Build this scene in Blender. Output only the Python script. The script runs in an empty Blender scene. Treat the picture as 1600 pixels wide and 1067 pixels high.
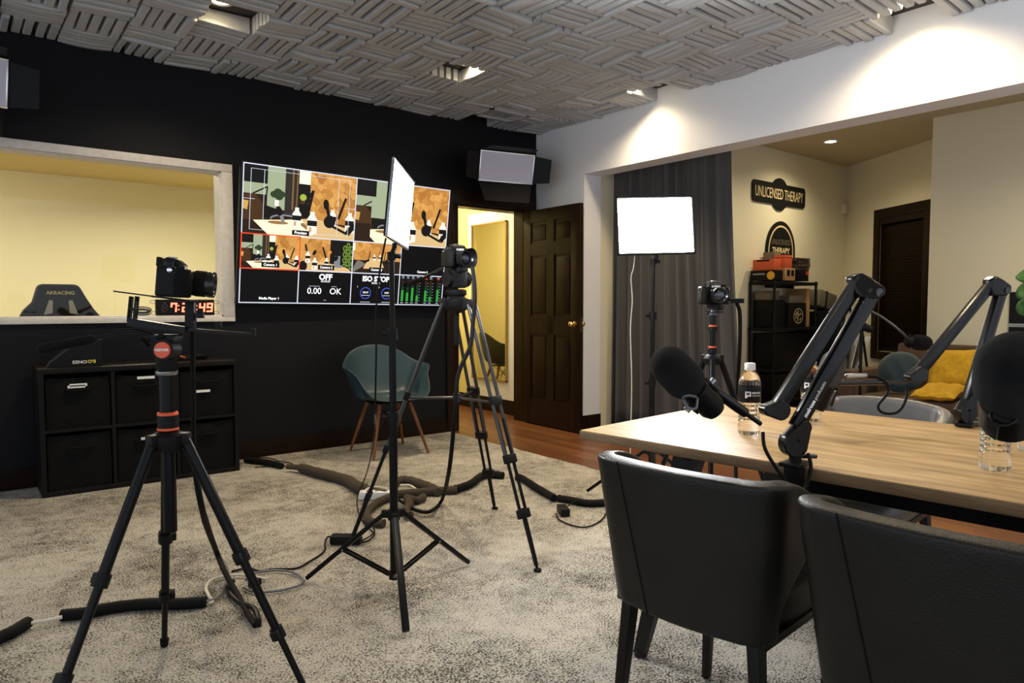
import bpy, bmesh, math, random
from mathutils import Vector, Matrix
random.seed(7)
PI = math.pi
SC = bpy.context.scene
COL = SC.collection
V = Vector

# ------------------------------------------------------------------ camera geometry (used to survey the room)
FPX, YAW, PIT, EYE = 1098.0, math.radians(38.35), math.radians(3.0), 1.15
CF = V((math.sin(YAW)*math.cos(PIT), math.cos(YAW)*math.cos(PIT), -math.sin(PIT)))
CR = V((math.cos(YAW), -math.sin(YAW), 0))
CU = CR.cross(CF)
O = V((0, 0, EYE))

def ray(x, y): return CF + CR*((x-800)/FPX) + CU*((533.5-y)/FPX)
def D(x, y, d): return O + ray(x, y)*d                      # surveyed point at a depth
def at(x, y, ax, v):                                        # surveyed point on an axis plane
    r = ray(x, y); i = 'XYZ'.index(ax)
    return O + r*((v-O[i])/r[i])
def fl(x, y, z=0.03): return at(x, y, 'Z', z)

# ------------------------------------------------------------------ materials
def lin(c):
    return tuple(((u/12.92) if u <= .04045 else ((u+.055)/1.055)**2.4) for u in c)
def srgb(r, g, b): return lin((r/255, g/255, b/255))

def newmat(name):
    m = bpy.data.materials.new(name); m.use_nodes = True
    nt = m.node_tree
    return m, nt, nt.nodes['Principled BSDF']

def N(nt, t, **kw):
    n = nt.nodes.new(t)
    for k, v in kw.items():
        if hasattr(n, k): setattr(n, k, v)
        else: n.inputs[k].default_value = v
    return n

def mat(name, col, rough=.5, metal=0., bump=0., bscale=200., var=0., vscale=8., spec=.5, coat=0., stretch=(1, 1, 1), sheen=0.):
    m, nt, p = newmat(name)
    p.inputs['Base Color'].default_value = (*col, 1)
    p.inputs['Roughness'].default_value = rough
    p.inputs['Metallic'].default_value = metal
    p.inputs['Specular IOR Level'].default_value = spec
    p.inputs['Coat Weight'].default_value = coat
    p.inputs['Sheen Weight'].default_value = sheen
    if bump or var:
        tc = N(nt, 'ShaderNodeTexCoord'); mp = N(nt, 'ShaderNodeMapping')
        mp.inputs['Scale'].default_value = stretch
        nt.links.new(tc.outputs['Object'], mp.inputs['Vector'])
    if var:
        ns = N(nt, 'ShaderNodeTexNoise'); ns.inputs['Scale'].default_value = vscale; ns.inputs['Detail'].default_value = 6
        nt.links.new(mp.outputs['Vector'], ns.inputs['Vector'])
        cr = N(nt, 'ShaderNodeValToRGB')
        cr.color_ramp.elements[0].position = .3; cr.color_ramp.elements[1].position = .7
        cr.color_ramp.elements[0].color = (*[max(0, c*(1-var)) for c in col], 1)
        cr.color_ramp.elements[1].color = (*[min(1, c*(1+var)) for c in col], 1)
        nt.links.new(ns.outputs['Fac'], cr.inputs['Fac']); nt.links.new(cr.outputs['Color'], p.inputs['Base Color'])
    if bump:
        n2 = N(nt, 'ShaderNodeTexNoise'); n2.inputs['Scale'].default_value = bscale; n2.inputs['Detail'].default_value = 3
        nt.links.new(mp.outputs['Vector'], n2.inputs['Vector'])
        b = N(nt, 'ShaderNodeBump'); b.inputs['Strength'].default_value = bump; b.inputs['Distance'].default_value = .005
        nt.links.new(n2.outputs['Fac'], b.inputs['Height']); nt.links.new(b.outputs['Normal'], p.inputs['Normal'])
    return m

def emit(name, col, s=1.):
    m, nt, p = newmat(name)
    p.inputs['Base Color'].default_value = (0, 0, 0, 1)
    p.inputs['Specular IOR Level'].default_value = 0.2
    p.inputs['Emission Color'].default_value = (*col, 1)
    p.inputs['Emission Strength'].default_value = s
    return m

def woodmat(name, dark, light, scale, stretch, rough=.35, rings=0., coat=0., bump=.05):
    m, nt, p = newmat(name)
    tc = N(nt, 'ShaderNodeTexCoord'); mp = N(nt, 'ShaderNodeMapping'); mp.inputs['Scale'].default_value = stretch
    nt.links.new(tc.outputs['Object'], mp.inputs['Vector'])
    n1 = N(nt, 'ShaderNodeTexNoise'); n1.inputs['Scale'].default_value = scale; n1.inputs['Detail'].default_value = 8; n1.inputs['Roughness'].default_value = .65
    n1.inputs['Distortion'].default_value = .4
    nt.links.new(mp.outputs['Vector'], n1.inputs['Vector'])
    cr = N(nt, 'ShaderNodeValToRGB'); cr.color_ramp.elements[0].position = .32; cr.color_ramp.elements[1].position = .68
    cr.color_ramp.elements[0].color = (*dark, 1); cr.color_ramp.elements[1].color = (*light, 1)
    nt.links.new(n1.outputs['Fac'], cr.inputs['Fac']); nt.links.new(cr.outputs['Color'], p.inputs['Base Color'])
    p.inputs['Roughness'].default_value = rough; p.inputs['Specular IOR Level'].default_value = .12 if dark[0] < .02 else .3; p.inputs['Coat Weight'].default_value = coat; p.inputs['Coat Roughness'].default_value = .2
    b = N(nt, 'ShaderNodeBump'); b.inputs['Strength'].default_value = bump; b.inputs['Distance'].default_value = .004
    nt.links.new(n1.outputs['Fac'], b.inputs['Height']); nt.links.new(b.outputs['Normal'], p.inputs['Normal'])
    return m

def floormat():
    m, nt, p = newmat('plank_floor')
    tc = N(nt, 'ShaderNodeTexCoord'); mp = N(nt, 'ShaderNodeMapping'); mp.inputs['Rotation'].default_value = (0, 0, PI/2)
    nt.links.new(tc.outputs['Object'], mp.inputs['Vector'])
    bk = N(nt, 'ShaderNodeTexBrick'); bk.offset = .37
    for k, v in (('Scale', 1.), ('Mortar Size', .0015), ('Brick Width', 1.3), ('Row Height', .085), ('Bias', 0.)): bk.inputs[k].default_value = v
    bk.inputs['Color1'].default_value = (*srgb(96, 62, 40), 1); bk.inputs['Color2'].default_value = (*srgb(120, 82, 54), 1)
    bk.inputs['Mortar'].default_value = (*srgb(40, 20, 10), 1)
    nt.links.new(mp.outputs['Vector'], bk.inputs['Vector'])
    mp2 = N(nt, 'ShaderNodeMapping'); mp2.inputs['Scale'].default_value = (14, 1.2, 1)
    nt.links.new(tc.outputs['Object'], mp2.inputs['Vector'])
    ns = N(nt, 'ShaderNodeTexNoise'); ns.inputs['Scale'].default_value = 3; ns.inputs['Detail'].default_value = 6
    nt.links.new(mp2.outputs['Vector'], ns.inputs['Vector'])
    mx = N(nt, 'ShaderNodeMixRGB', blend_type='MULTIPLY'); mx.inputs['Fac'].default_value = .6
    nt.links.new(bk.outputs['Color'], mx.inputs['Color1']); nt.links.new(ns.outputs['Color'], mx.inputs['Color2'])
    hs = N(nt, 'ShaderNodeMixRGB', blend_type='MULTIPLY'); hs.inputs['Fac'].default_value = 1; hs.inputs['Color2'].default_value = (1.25, 1.1, .95, 1)
    nt.links.new(mx.outputs['Color'], hs.inputs['Color1'])
    nt.links.new(hs.outputs['Color'], p.inputs['Base Color'])
    p.inputs['Roughness'].default_value = .32
    return m

def rugmat():
    m, nt, p = newmat('shag_pile')
    tc = N(nt, 'ShaderNodeTexCoord')
    def noise(s, d, r=.5, dist=0):
        n = N(nt, 'ShaderNodeTexNoise'); n.inputs['Scale'].default_value = s; n.inputs['Detail'].default_value = d; n.inputs['Roughness'].default_value = r
        n.inputs['Distortion'].default_value = dist
        nt.links.new(tc.outputs['Object'], n.inputs['Vector']); return n
    big = noise(2.3, 4, .6, .5); mid = noise(15, 3, .6); fine = noise(150, 2, .65)
    def ma(op, a_, b_):
        n = N(nt, 'ShaderNodeMath', operation=op)
        for i, v in enumerate((a_, b_)):
            if isinstance(v, (int, float)): n.inputs[i].default_value = v
            else: nt.links.new(v, n.inputs[i])
        return n.outputs[0]
    tot = ma('ADD', ma('ADD', fine.outputs['Fac'], ma('MULTIPLY', big.outputs['Fac'], .42)), ma('MULTIPLY', mid.outputs['Fac'], .26))
    cr = N(nt, 'ShaderNodeValToRGB'); cr.color_ramp.elements[0].position = .70; cr.color_ramp.elements[1].position = .90
    cr.color_ramp.elements[0].color = (*srgb(60, 57, 52), 1); cr.color_ramp.elements[1].color = (*srgb(196, 191, 181), 1)
    e = cr.color_ramp.elements.new(.79); e.color = (*srgb(148, 143, 134), 1)
    nt.links.new(tot, cr.inputs['Fac']); nt.links.new(cr.outputs['Color'], p.inputs['Base Color'])
    p.inputs['Roughness'].default_value = 1; p.inputs['Specular IOR Level'].default_value = .1
    b = N(nt, 'ShaderNodeBump'); b.inputs['Strength'].default_value = 1; b.inputs['Distance'].default_value = .012
    nt.links.new(fine.outputs['Fac'], b.inputs['Height']); nt.links.new(b.outputs['Normal'], p.inputs['Normal'])
    return m

def glassmat():
    m = bpy.data.materials.new('window_glass'); m.use_nodes = True
    nt = m.node_tree; nt.nodes.clear()
    out = N(nt, 'ShaderNodeOutputMaterial'); mx = N(nt, 'ShaderNodeMixShader'); mx.inputs[0].default_value = .018
    t = N(nt, 'ShaderNodeBsdfTransparent'); g = N(nt, 'ShaderNodeBsdfGlossy'); g.inputs['Roughness'].default_value = .02
    nt.links.new(t.outputs[0], mx.inputs[1]); nt.links.new(g.outputs[0], mx.inputs[2]); nt.links.new(mx.outputs[0], out.inputs[0])
    return m

def watermat():
    m = bpy.data.materials.new('clear_water_bottle'); m.use_nodes = True
    nt = m.node_tree; nt.nodes.clear()
    out = N(nt, 'ShaderNodeOutputMaterial'); mx = N(nt, 'ShaderNodeMixShader'); mx.inputs[0].default_value = .15
    g = N(nt, 'ShaderNodeBsdfGlass'); g.inputs['IOR'].default_value = 1.33; g.inputs['Roughness'].default_value = .0
    t = N(nt, 'ShaderNodeBsdfTransparent')
    nt.links.new(g.outputs[0], mx.inputs[1]); nt.links.new(t.outputs[0], mx.inputs[2]); nt.links.new(mx.outputs[0], out.inputs[0])
    return m

def hexmat():                                               # wooden hexagon wall seen on the screen
    m, nt, p = newmat('screen_wood_wall')
    tc = N(nt, 'ShaderNodeTexCoord'); vo = N(nt, 'ShaderNodeTexVoronoi'); vo.inputs['Scale'].default_value = 9
    vo.feature = 'DISTANCE_TO_EDGE'; vo.inputs['Scale'].default_value = 21
    v2 = N(nt, 'ShaderNodeTexVoronoi'); v2.inputs['Scale'].default_value = 21
    nt.links.new(tc.outputs['Object'], vo.inputs['Vector']); nt.links.new(tc.outputs['Object'], v2.inputs['Vector'])
    cr = N(nt, 'ShaderNodeValToRGB'); cr.color_ramp.elements[0].color = (.72, .68, .62, 1); cr.color_ramp.elements[1].color = (1, 1, 1, 1)
    cr.color_ramp.elements[1].position = .05
    nt.links.new(vo.outputs['Distance'], cr.inputs['Fac'])
    c2 = N(nt, 'ShaderNodeValToRGB'); c2.color_ramp.elements[0].color = (*srgb(178, 116, 46), 1); c2.color_ramp.elements[1].color = (*srgb(226, 166, 84), 1)
    sx = N(nt, 'ShaderNodeSeparateXYZ'); nt.links.new(v2.outputs['Color'], sx.inputs[0]); nt.links.new(sx.outputs[0], c2.inputs['Fac'])
    mm = N(nt, 'ShaderNodeMixRGB', blend_type='MULTIPLY'); mm.inputs['Fac'].default_value = 1
    nt.links.new(c2.outputs['Color'], mm.inputs['Color1']); nt.links.new(cr.outputs['Color'], mm.inputs['Color2'])
    p.inputs['Base Color'].default_value = (0, 0, 0, 1)
    nt.links.new(mm.outputs['Color'], p.inputs['Emission Color']); p.inputs['Emission Strength'].default_value = .75
    return m

M = {}
M['dark_wall'] = mat('charcoal_paint', (.0088, .0091, .0115), .5, bump=.05, bscale=120, spec=0.12)
M['white_wall'] = mat('white_paint', (.82, .82, .845), .6, bump=.03, bscale=150)
M['cream_wall'] = mat('cream_paint', (.76, .705, .52), .6, bump=.03, bscale=150)
M['yellow_wall'] = mat('yellow_paint', (.78, .66, .28), .6)
M['pale_yellow'] = mat('pale_yellow_paint', (.80, .745, .45), .6)
M['bay_ceiling'] = mat('tan_ceiling_paint', (.55, .47, .32), .7)
M['foam'] = mat('grey_acoustic_foam', (.43, .44, .455), .95, bump=.06, bscale=300, var=.06, vscale=5)
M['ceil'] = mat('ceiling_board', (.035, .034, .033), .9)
M['floor'] = floormat()
M['rug'] = rugmat()
M['frame_white'] = mat('offwhite_frame_paint', (.62, .59, .56), .5, var=.08, vscale=30)
M['dark_wood'] = woodmat('dark_stained_wood', (.0085, .0040, .0022), (.024, .0115, .0065), 4, (12, 12, .8), .36)
M['dark_wood_h'] = woodmat('dark_stained_trim', (.007, .004, .0024), (.018, .009, .005), 4, (.8, 12, 12), .35)
M['glass'] = glassmat()
M['black'] = mat('black_plastic', (.0065, .0065, .007), .45, spec=.15)
M['arm_black'] = mat('satin_black_arm', (.0035, .0035, .004), .24, spec=.3)
M['black_gloss'] = mat('black_gloss_plastic', (.005, .005, .0055), .22)
M['black_metal'] = mat('black_anodised_metal', (.010, .010, .011), .34, metal=.2, spec=.2)
M['black_tube'] = mat('black_painted_tube', (.0055, .0055, .006), .32, spec=.15)
M['grey_tube'] = mat('dark_grey_tube', (.06, .06, .065), .3, metal=.7)
M['grey_metal'] = mat('brushed_grey_metal', (.35, .35, .36), .35, metal=1)
M['chrome'] = mat('chrome', (.8, .8, .8), .12, metal=1)
M['gold_paint'] = mat('gold_paint', (.55, .42, .2), .4)
M['brass'] = mat('brass', (.75, .55, .25), .22, metal=1)
M['rubber'] = mat('black_rubber', (.006, .006, .006), .8, spec=0.12)
M['foam_black'] = mat('black_foam', (.006, .006, .0065), 1, bump=.8, bscale=900, sheen=.06, spec=0.12)
M['foam_grey'] = mat('grey_foam', (.06, .06, .06), 1, bump=.8, bscale=900)
M['orange'] = mat('orange_enamel', srgb(222, 84, 40), .4)
M['white'] = mat('white_plastic', (.8, .8, .8), .4)
M['white_print'] = mat('white_lettering', (.85, .85, .85), .5)
M['leather'] = mat('black_leather', (.0105, .0095, .0085), .40, spec=.3, bump=.25, bscale=260, var=.25, vscale=6)
M['leather_grey'] = mat('grey_leather', (.10, .095, .088), .35, bump=.2, bscale=260, var=.1)
M['leg_black'] = mat('black_lacquer_legs', (.004, .004, .004), .35, spec=0.25)
M['table'] = woodmat('oak_veneer', srgb(138, 108, 68), srgb(198, 166, 118), 3.2, (16, 1.0, 4), .46)
M['table_edge'] = woodmat('oak_edge', srgb(96, 76, 54), srgb(132, 108, 80), 6, (3, 1.5, 40), .5)
M['curtain'] = mat('charcoal_curtain', (.078, .075, .074), .85, bump=.15, bscale=500, sheen=.2, spec=0.12)
M['teal_shell'] = mat('teal_plastic', (.026, .056, .070), .36)
M['walnut'] = woodmat('walnut_leg', srgb(92, 54, 28), srgb(132, 82, 46), 5, (10, 10, 1), .4)
M['cube'] = mat('black_brown_laminate', (.0085, .0075, .007), .5, bump=.05, spec=0.12)
M['bin'] = mat('black_bin_fabric', (.0065, .0065, .0066), .9, bump=.4, bscale=350, spec=0.12)
M['sleeve'] = mat('brown_grey_sleeve', (.062, .050, .038), .85, bump=.6, bscale=250, spec=0.12)
M['sleeve_black'] = mat('black_braided_sleeve', (.006, .006, .006), .7, bump=.5, bscale=300, spec=0.12)
M['cable'] = mat('black_cable', (.006, .006, .006), .45, spec=0.12)
M['cable_grey'] = mat('grey_cable', (.11, .11, .12), .45)
M['cable_white'] = mat('white_cable', (.62, .58, .5), .5)
M['sofa'] = mat('brown_sofa_fabric', (.105, .060, .030), .85, bump=.3, bscale=300, var=.2)
M['mustard'] = mat('mustard_knit', srgb(206, 158, 30), .9, bump=.6, bscale=160, var=.15, vscale=40)
M['teal_cloth'] = mat('dark_teal_velvet', (.014, .034, .042), .8, sheen=.3)
M['orange_box'] = mat('orange_carton', srgb(204, 88, 48), .6)
M['cardboard'] = mat('cardboard', srgb(168, 128, 82), .8, var=.08)
M['brown_box'] = mat('grey_brown_carton', srgb(110, 98, 82), .8)
M['envelope'] = mat('dark_brown_paper', srgb(72, 56, 42), .8)
M['blind'] = woodmat('dark_slats', (.009, .005, .003), (.020, .011, .006), 4, (2, 2, 6), .4)
M['mirror'] = mat('mirror_glass', (.85, .86, .82), .03, metal=1)
M['gold_frame'] = mat('gold_frame', (.55, .38, .12), .35, metal=.8)
M['silver'] = mat('silver_rail', (.75, .75, .76), .25, metal=1)
M['lavender'] = mat('lavender_diffuser', (.58, .57, .70), .45)
M['led'] = emit('led_panel_glow', (.95, .98, 1), 60)
M['lamp'] = emit('warm_lamp_glow', (1, .78, .42), 20)
M['led_red'] = emit('red_digits', (1, .10, .05), 4.5)
M['led_off'] = mat('unlit_digit', (.03, .012, .012), .4)
M['leaf'] = mat('green_leaf', srgb(66, 118, 58), .45, var=.2, vscale=20)
M['vase'] = mat('pale_green_ceramic', srgb(190, 205, 185), .3)
M['water'] = watermat()
M['label'] = mat('black_label', (.010, .010, .011), .35, spec=0.12)
M['sign_black'] = mat('black_sign_board', (.010, .010, .009), .5, spec=0.12)
M['sign_letter'] = mat('cream_letters', (.72, .58, .32), .6)
M['vent'] = mat('pale_grey_vent', (.5, .5, .52), .4)
M['bag_grey'] = mat('olive_grey_case', srgb(104, 100, 84), .7)
M['race'] = mat('brown_black_fabric', (.018, .013, .008), .7, bump=.2, bscale=200, spec=0.12)
M['race_slot'] = mat('pale_grey_slot', srgb(170, 166, 140), .6)

# ------------------------------------------------------------------ mesh builder
def frame_from(z, x=None):
    z = V(z).normalized()
    x = V(x) if x is not None else (V((0, 0, 1)) if abs(z.z) < .95 else V((1, 0, 0)))
    x = (x - z*x.dot(z)).normalized()
    y = z.cross(x)
    return Matrix((x, y, z)).transposed()
def mat4(loc, R=None):
    m = (R.to_4x4() if R is not None else Matrix.Identity(4)); m.translation = V(loc); return m
def rotz(a): return Matrix.Rotation(a, 3, 'Z')

class MB:
    def __init__(s): s.v = []; s.f = []; s.mi = []; s.mats = []; s.cur = 0
    def use(s, m):
        if m not in s.mats: s.mats.append(m)
        s.cur = s.mats.index(m); return s
    def add(s, vs, fs):
        b = len(s.v); s.v.extend(V(p) for p in vs)
        for f in fs: s.f.append([b+i for i in f]); s.mi.append(s.cur)
        return s
    def poly(s, pts): return s.add(pts, [list(range(len(pts)))])
    def box(s, c, d, R=None, bev=0., seg=2):
        d = V(d)/2; c = V(c); R = R or Matrix.Identity(3)
        vs = [V((x, y, z)) for x in (-d.x, d.x) for y in (-d.y, d.y) for z in (-d.z, d.z)]
        fs = [(0, 1, 3, 2), (4, 6, 7, 5), (0, 4, 5, 1), (2, 3, 7, 6), (0, 2, 6, 4), (1, 5, 7, 3)]
        if bev > 0:
            bm = bmesh.new(); bv = [bm.verts.new(v) for v in vs]
            for f in fs: bm.faces.new([bv[i] for i in f])
            bmesh.ops.bevel(bm, geom=bm.edges[:], offset=min(bev, min(d)*.95), segments=seg, affect='EDGES', profile=.6)
            bm.verts.index_update()
            vs = [v.co.copy() for v in bm.verts]; fs = [[v.index for v in f.verts] for f in bm.faces]; bm.free()
        return s.add([R@v + c for v in vs], fs)
    def b2(s, lo, hi, bev=0.):
        lo, hi = V(lo), V(hi); return s.box((lo+hi)/2, hi-lo, None, bev)
    def cyl(s, p0, p1, r0, r1=None, seg=16, cap=True):
        p0, p1 = V(p0), V(p1); r1 = r0 if r1 is None else r1
        R = frame_from(p1-p0); vs = []
        for p, r in ((p0, r0), (p1, r1)):
            for i in range(seg):
                a = 2*PI*i/seg; vs.append(p + R@V((r*math.cos(a), r*math.sin(a), 0)))
        fs = [(i, (i+1) % seg, seg+(i+1) % seg, seg+i) for i in range(seg)]
        if cap: fs += [list(range(seg))[::-1], list(range(seg, 2*seg))]
        return s.add(vs, fs)
    def lathe(s, prof, Mx=None, seg=28, cap=True):
        Mx = Mx or Matrix.Identity(4); vs = []; n = len(prof)
        for r, z in prof:
            for i in range(seg):
                a = 2*PI*i/seg; vs.append(Mx @ V((r*math.cos(a), r*math.sin(a), z)))
        fs = []
        for k in range(n-1):
            for i in range(seg):
                fs.append((k*seg+i, k*seg+(i+1) % seg, (k+1)*seg+(i+1) % seg, (k+1)*seg+i))
        if cap: fs += [list(range(seg))[::-1], list(range((n-1)*seg, n*seg))]
        return s.add(vs, fs)
    def sph(s, c, r, R=None, seg=20, rings=12):
        r = V(r) if not isinstance(r, (int, float)) else V((r, r, r)); R = R or Matrix.Identity(3); c = V(c)
        vs = [c + R@V((0, 0, -r.z))]
        for k in range(1, rings):
            t = -PI/2 + PI*k/rings
            for i in range(seg):
                a = 2*PI*i/seg; vs.append(c + R@V((r.x*math.cos(t)*math.cos(a), r.y*math.cos(t)*math.sin(a), r.z*math.sin(t))))
        vs.append(c + R@V((0, 0, r.z))); L = len(vs)-1
        fs = [(0, 1+(i+1) % seg, 1+i) for i in range(seg)]
        for k in range(rings-2):
            b = 1+k*seg
            fs += [(b+i, b+(i+1) % seg, b+seg+(i+1) % seg, b+seg+i) for i in range(seg)]
        b = 1+(rings-2)*seg
        fs += [(b+i, b+(i+1) % seg, L) for i in range(seg)]
        return s.add(vs, fs)
    def capsule(s, p0, p1, r, r1=None, seg=24):
        p0, p1 = V(p0), V(p1); r1 = r1 or r; h = (p1-p0).length; prof = []
        for k in range(1, 8): a = -PI/2 + k*PI/16; prof.append((r*math.cos(a), r*math.sin(a)))
        prof.append((r, 0)); prof.append((r1, h))
        for k in range(1, 8): a = k*PI/16; prof.append((r1*math.cos(a), h + r1*math.sin(a)))
        return s.lathe(prof, mat4(p0, frame_from(p1-p0)), seg)
    def tube(s, pts, r, seg=8, sub=6, closed=False, wob=0.):
        P = [V(p) for p in pts]
        if sub > 1 and len(P) > 2:
            Q = []
            for i in range(len(P)-1):
                a, b = P[max(i-1, 0)], P[i]; c, d = P[i+1], P[min(i+2, len(P)-1)]
                for k in range(sub):
                    t = k/sub
                    Q.append(.5*((2*b) + (c-a)*t + (2*a-5*b+4*c-d)*t*t + (3*b-a-3*c+d)*t**3))
            Q.append(P[-1]); P = Q
        n = len(P); vs = []; x = None
        for i, p in enumerate(P):
            t = (P[min(i+1, n-1)] - P[max(i-1, 0)])
            R = frame_from(t, x); x = R.col[0]
            rr = (r[min(i*len(r)//n, len(r)-1)] if isinstance(r, (list, tuple)) else r)*(1 + wob*random.uniform(-1, 1))
            for k in range(seg):
                a = 2*PI*k/seg; vs.append(p + R@V((rr*math.cos(a), rr*math.sin(a), 0)))
        fs = [(i*seg+k, i*seg+(k+1) % seg, (i+1)*seg+(k+1) % seg, (i+1)*seg+k) for i in range(n-1) for k in range(seg)]
        fs += [list(range(seg))[::-1], list(range((n-1)*seg, n*seg))]
        return s.add(vs, fs)
    def prism(s, pts, Mx, h, holes=None):
        n = len(pts); vs = [Mx@V((x, y, 0)) for x, y in pts] + [Mx@V((x, y, h)) for x, y in pts]
        fs = [list(range(n))[::-1], list(range(n, 2*n))] + [(i, (i+1) % n, n+(i+1) % n, n+i) for i in range(n)]
        return s.add(vs, fs)
    def grid(s, fn, nu, nv, wrap=False):
        vs = [fn(i/nu, j/nv) for j in range(nv+1) for i in range(nu + (0 if wrap else 1))]
        w = nu if wrap else nu+1
        fs = [(j*w+i, j*w+(i+1) % w, (j+1)*w+(i+1) % w, (j+1)*w+i) for j in range(nv) for i in range(nu)]
        return s.add(vs, fs)
    def beam(s, p0, p1, w, t, side, bev=.004):
        """box bar from p0 to p1: t across the side vector, w in its own plane"""
        p0, p1 = V(p0), V(p1); z = (p1-p0); R = frame_from(z, side)
        return s.box((p0+p1)/2, (t, w, z.length), R, bev)
    def text(s, body, size, Mx, sx=1., align='CENTER', bend=None, bold=0.):
        cu = bpy.data.curves.new('t', 'FONT'); cu.body = body; cu.size = size; cu.align_x = align; cu.align_y = 'CENTER'
        cu.resolution_u = 3; cu.offset = bold
        o = bpy.data.objects.new('t', cu); COL.objects.link(o)
        dg = bpy.context.evaluated_depsgraph_get()
        me = bpy.data.meshes.new_from_object(o.evaluated_get(dg))
        vs = [V((v.co.x*sx, v.co.y, 0)) for v in me.vertices]
        if bend: vs = [bend(v) for v in vs]
        s.add([Mx@v for v in vs], [list(p.vertices) for p in me.polygons])
        bpy.data.objects.remove(o); bpy.data.curves.remove(cu); bpy.data.meshes.remove(me); return s
    def build(s, name, m=None, parent=None, smooth=40, kind=None, mods=None, world=True):
        me = bpy.data.meshes.new(name)
        inv = ROOT[parent].inverted() if (parent is not None and world) else Matrix.Identity(4)
        me.from_pydata([inv@p for p in s.v], [], s.f)
        if s.mats and s.mi:
            for q in s.mats: me.materials.append(M[q] if isinstance(q, str) else q)
            me.polygons.foreach_set('material_index', s.mi)
        elif m is not None: me.materials.append(M[m] if isinstance(m, str) else m)
        bm = bmesh.new(); bm.from_mesh(me); bmesh.ops.recalc_face_normals(bm, faces=bm.faces[:]) if not s.mats or len(s.mats) < 6 else None
        bm.to_mesh(me); bm.free()
        if smooth:
            me.polygons.foreach_set('use_smooth', [True]*len(me.polygons))
            me.set_sharp_from_angle(angle=math.radians(smooth))
        o = bpy.data.objects.new(name, me); COL.objects.link(o)
        if parent is not None:
            o.parent = parent; ROOT[o] = ROOT[parent]
        else: ROOT[o] = Matrix.Identity(4)
        if kind: o['kind'] = kind
        return o

ROOT = {}
def tag(o, label, cat, group=None):
    o['label'] = label; o['category'] = cat
    if group: o['group'] = group
    return o
def thing(name, label, cat, loc=(0, 0, 0), rz=0., group=None):
    o = bpy.data.objects.new(name, None); COL.objects.link(o); o.empty_display_size = .1
    o.location = loc; o.rotation_euler = (0, 0, rz)
    ROOT[o] = mat4(loc, rotz(rz))
    return tag(o, label, cat, group)
def solo(mb, name, label, cat, m=None, group=None, smooth=40):
    return tag(mb.build(name, m, None, smooth), label, cat, group)
def struct(mb, name, m=None, smooth=0): return mb.build(name, m, None, smooth, 'structure')
def copy_tree(o, loc, rz, label, group=None):
    def cp(src, par):
        c = src.copy(); COL.objects.link(c); c.parent = par
        ROOT[c] = ROOT[par] if par else None
        for ch in kids[src]: cp(ch, c)
        return c
    kids = {}
    def walk(x):
        kids[x] = list(x.children)
        for y in kids[x]: walk(y)
    walk(o)
    c = o.copy(); COL.objects.link(c); c.location = loc; c.rotation_euler = (0, 0, rz); ROOT[c] = mat4(loc, rotz(rz))
    for ch in kids[o]: cp(ch, c)
    c['label'] = label
    if group: c['group'] = group
    return c
def modif(o, t, **kw):
    m = o.modifiers.new(t.lower(), t)
    for k, v in kw.items(): setattr(m, k, v)
    return o

# ================================================================== THE SETTING
WY = 5.33            # dark wall
WX = 4.52            # white wall
struct(MB().b2((-2.8, -2.8, -.1), (9.6, 9.2, 0)), 'floor', 'floor')
CH = 2.90
# dark wall with the control-room window and the doorway
WIN = (-1.3, 1.535, 1.062, 2.112)
mb = MB(); y0, y1 = WY, WY+.14
for a, b, c, d in ((-2.8, WIN[0], 0, CH), (WIN[0], WIN[1], 0, WIN[2]), (WIN[0], WIN[1], WIN[3], CH), (WIN[1], 3.575, 0, CH), (3.575, 4.36, 2.06, CH), (4.36, 4.52, 0, CH)):
    mb.b2((a, y0, c), (b, y1, d))
struct(mb, 'wall_back', 'dark_wall')
# white wall with the wide opening
mb = MB()
mb.b2((WX, 4.655, 0), (4.735, 5.33, CH)); mb.b2((WX, -2.8, 2.336), (4.735, 4.655, CH)); mb.b2((WX, -2.8, 0), (4.735, -1.6, 2.336))
struct(mb, 'wall_right', 'white_wall')
# skirting
mb = MB()
for a, b in ((-2.8, 3.455),):
    mb.b2((a, WY-.018, 0), (b, WY-.001, .115)); mb.b2((a, WY-.012, .115), (b, WY-.001, .128))
struct(mb, 'baseboard_back', 'dark_wood_h')
mb = MB()
mb.b2((WX-.018, 4.64, 0), (WX-.001, WY-.02, .125)); mb.b2((WX-.018, 4.637, 0), (4.735, 4.654, .125))
struct(mb, 'baseboard_right', 'dark_wood')
# doorway casing
mb = MB()
mb.b2((3.455, WY-.03, 0), (3.578, WY-.001, 2.17), .006); mb.b2((4.358, WY-.03, 0), (4.47, WY-.001, 2.17), .006)
mb.b2((3.44, WY-.034, 2.06), (4.485, WY-.001, 2.185), .006)
mb.b2((3.575, WY, 0), (3.592, WY+.14, 2.06)); mb.b2((4.350, WY, 0), (4.36, WY+.14, 2.06)); mb.b2((3.575, WY, 2.043), (4.36, WY+.14, 2.06))
struct(mb, 'trim_1', 'dark_wood', 30)
# control-room window: frame, lining, pane
mb = MB(); x0, x1, z0, z1 = WIN
fy = WY-.022
mb.b2((x0, fy, z1-.004), (x1+.075, WY-.0005, z1+.052), .004); mb.b2((x0, fy, z0-.034), (x1+.075, WY-.0005, z0+.002), .004)
mb.b2((x1-.004, fy, z0+.003), (x1+.075, WY-.0005, z1-.005), .004)
mb.b2((x1-.012, WY, z0), (x1-.0005, WY+.14, z1)); mb.b2((x0, WY, z0+.0005), (x1, WY+.14, z0+.012)); mb.b2((x0, WY, z1-.012), (x1, WY+.14, z1-.0005))
w1 = mb.build('window_1', 'frame_white', None, 30, 'structure')
MB().b2((x0, WY+.085, z0+.012), (x1-.012, WY+.091, z1-.012)).build('pane', 'glass', w1, 0)
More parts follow.
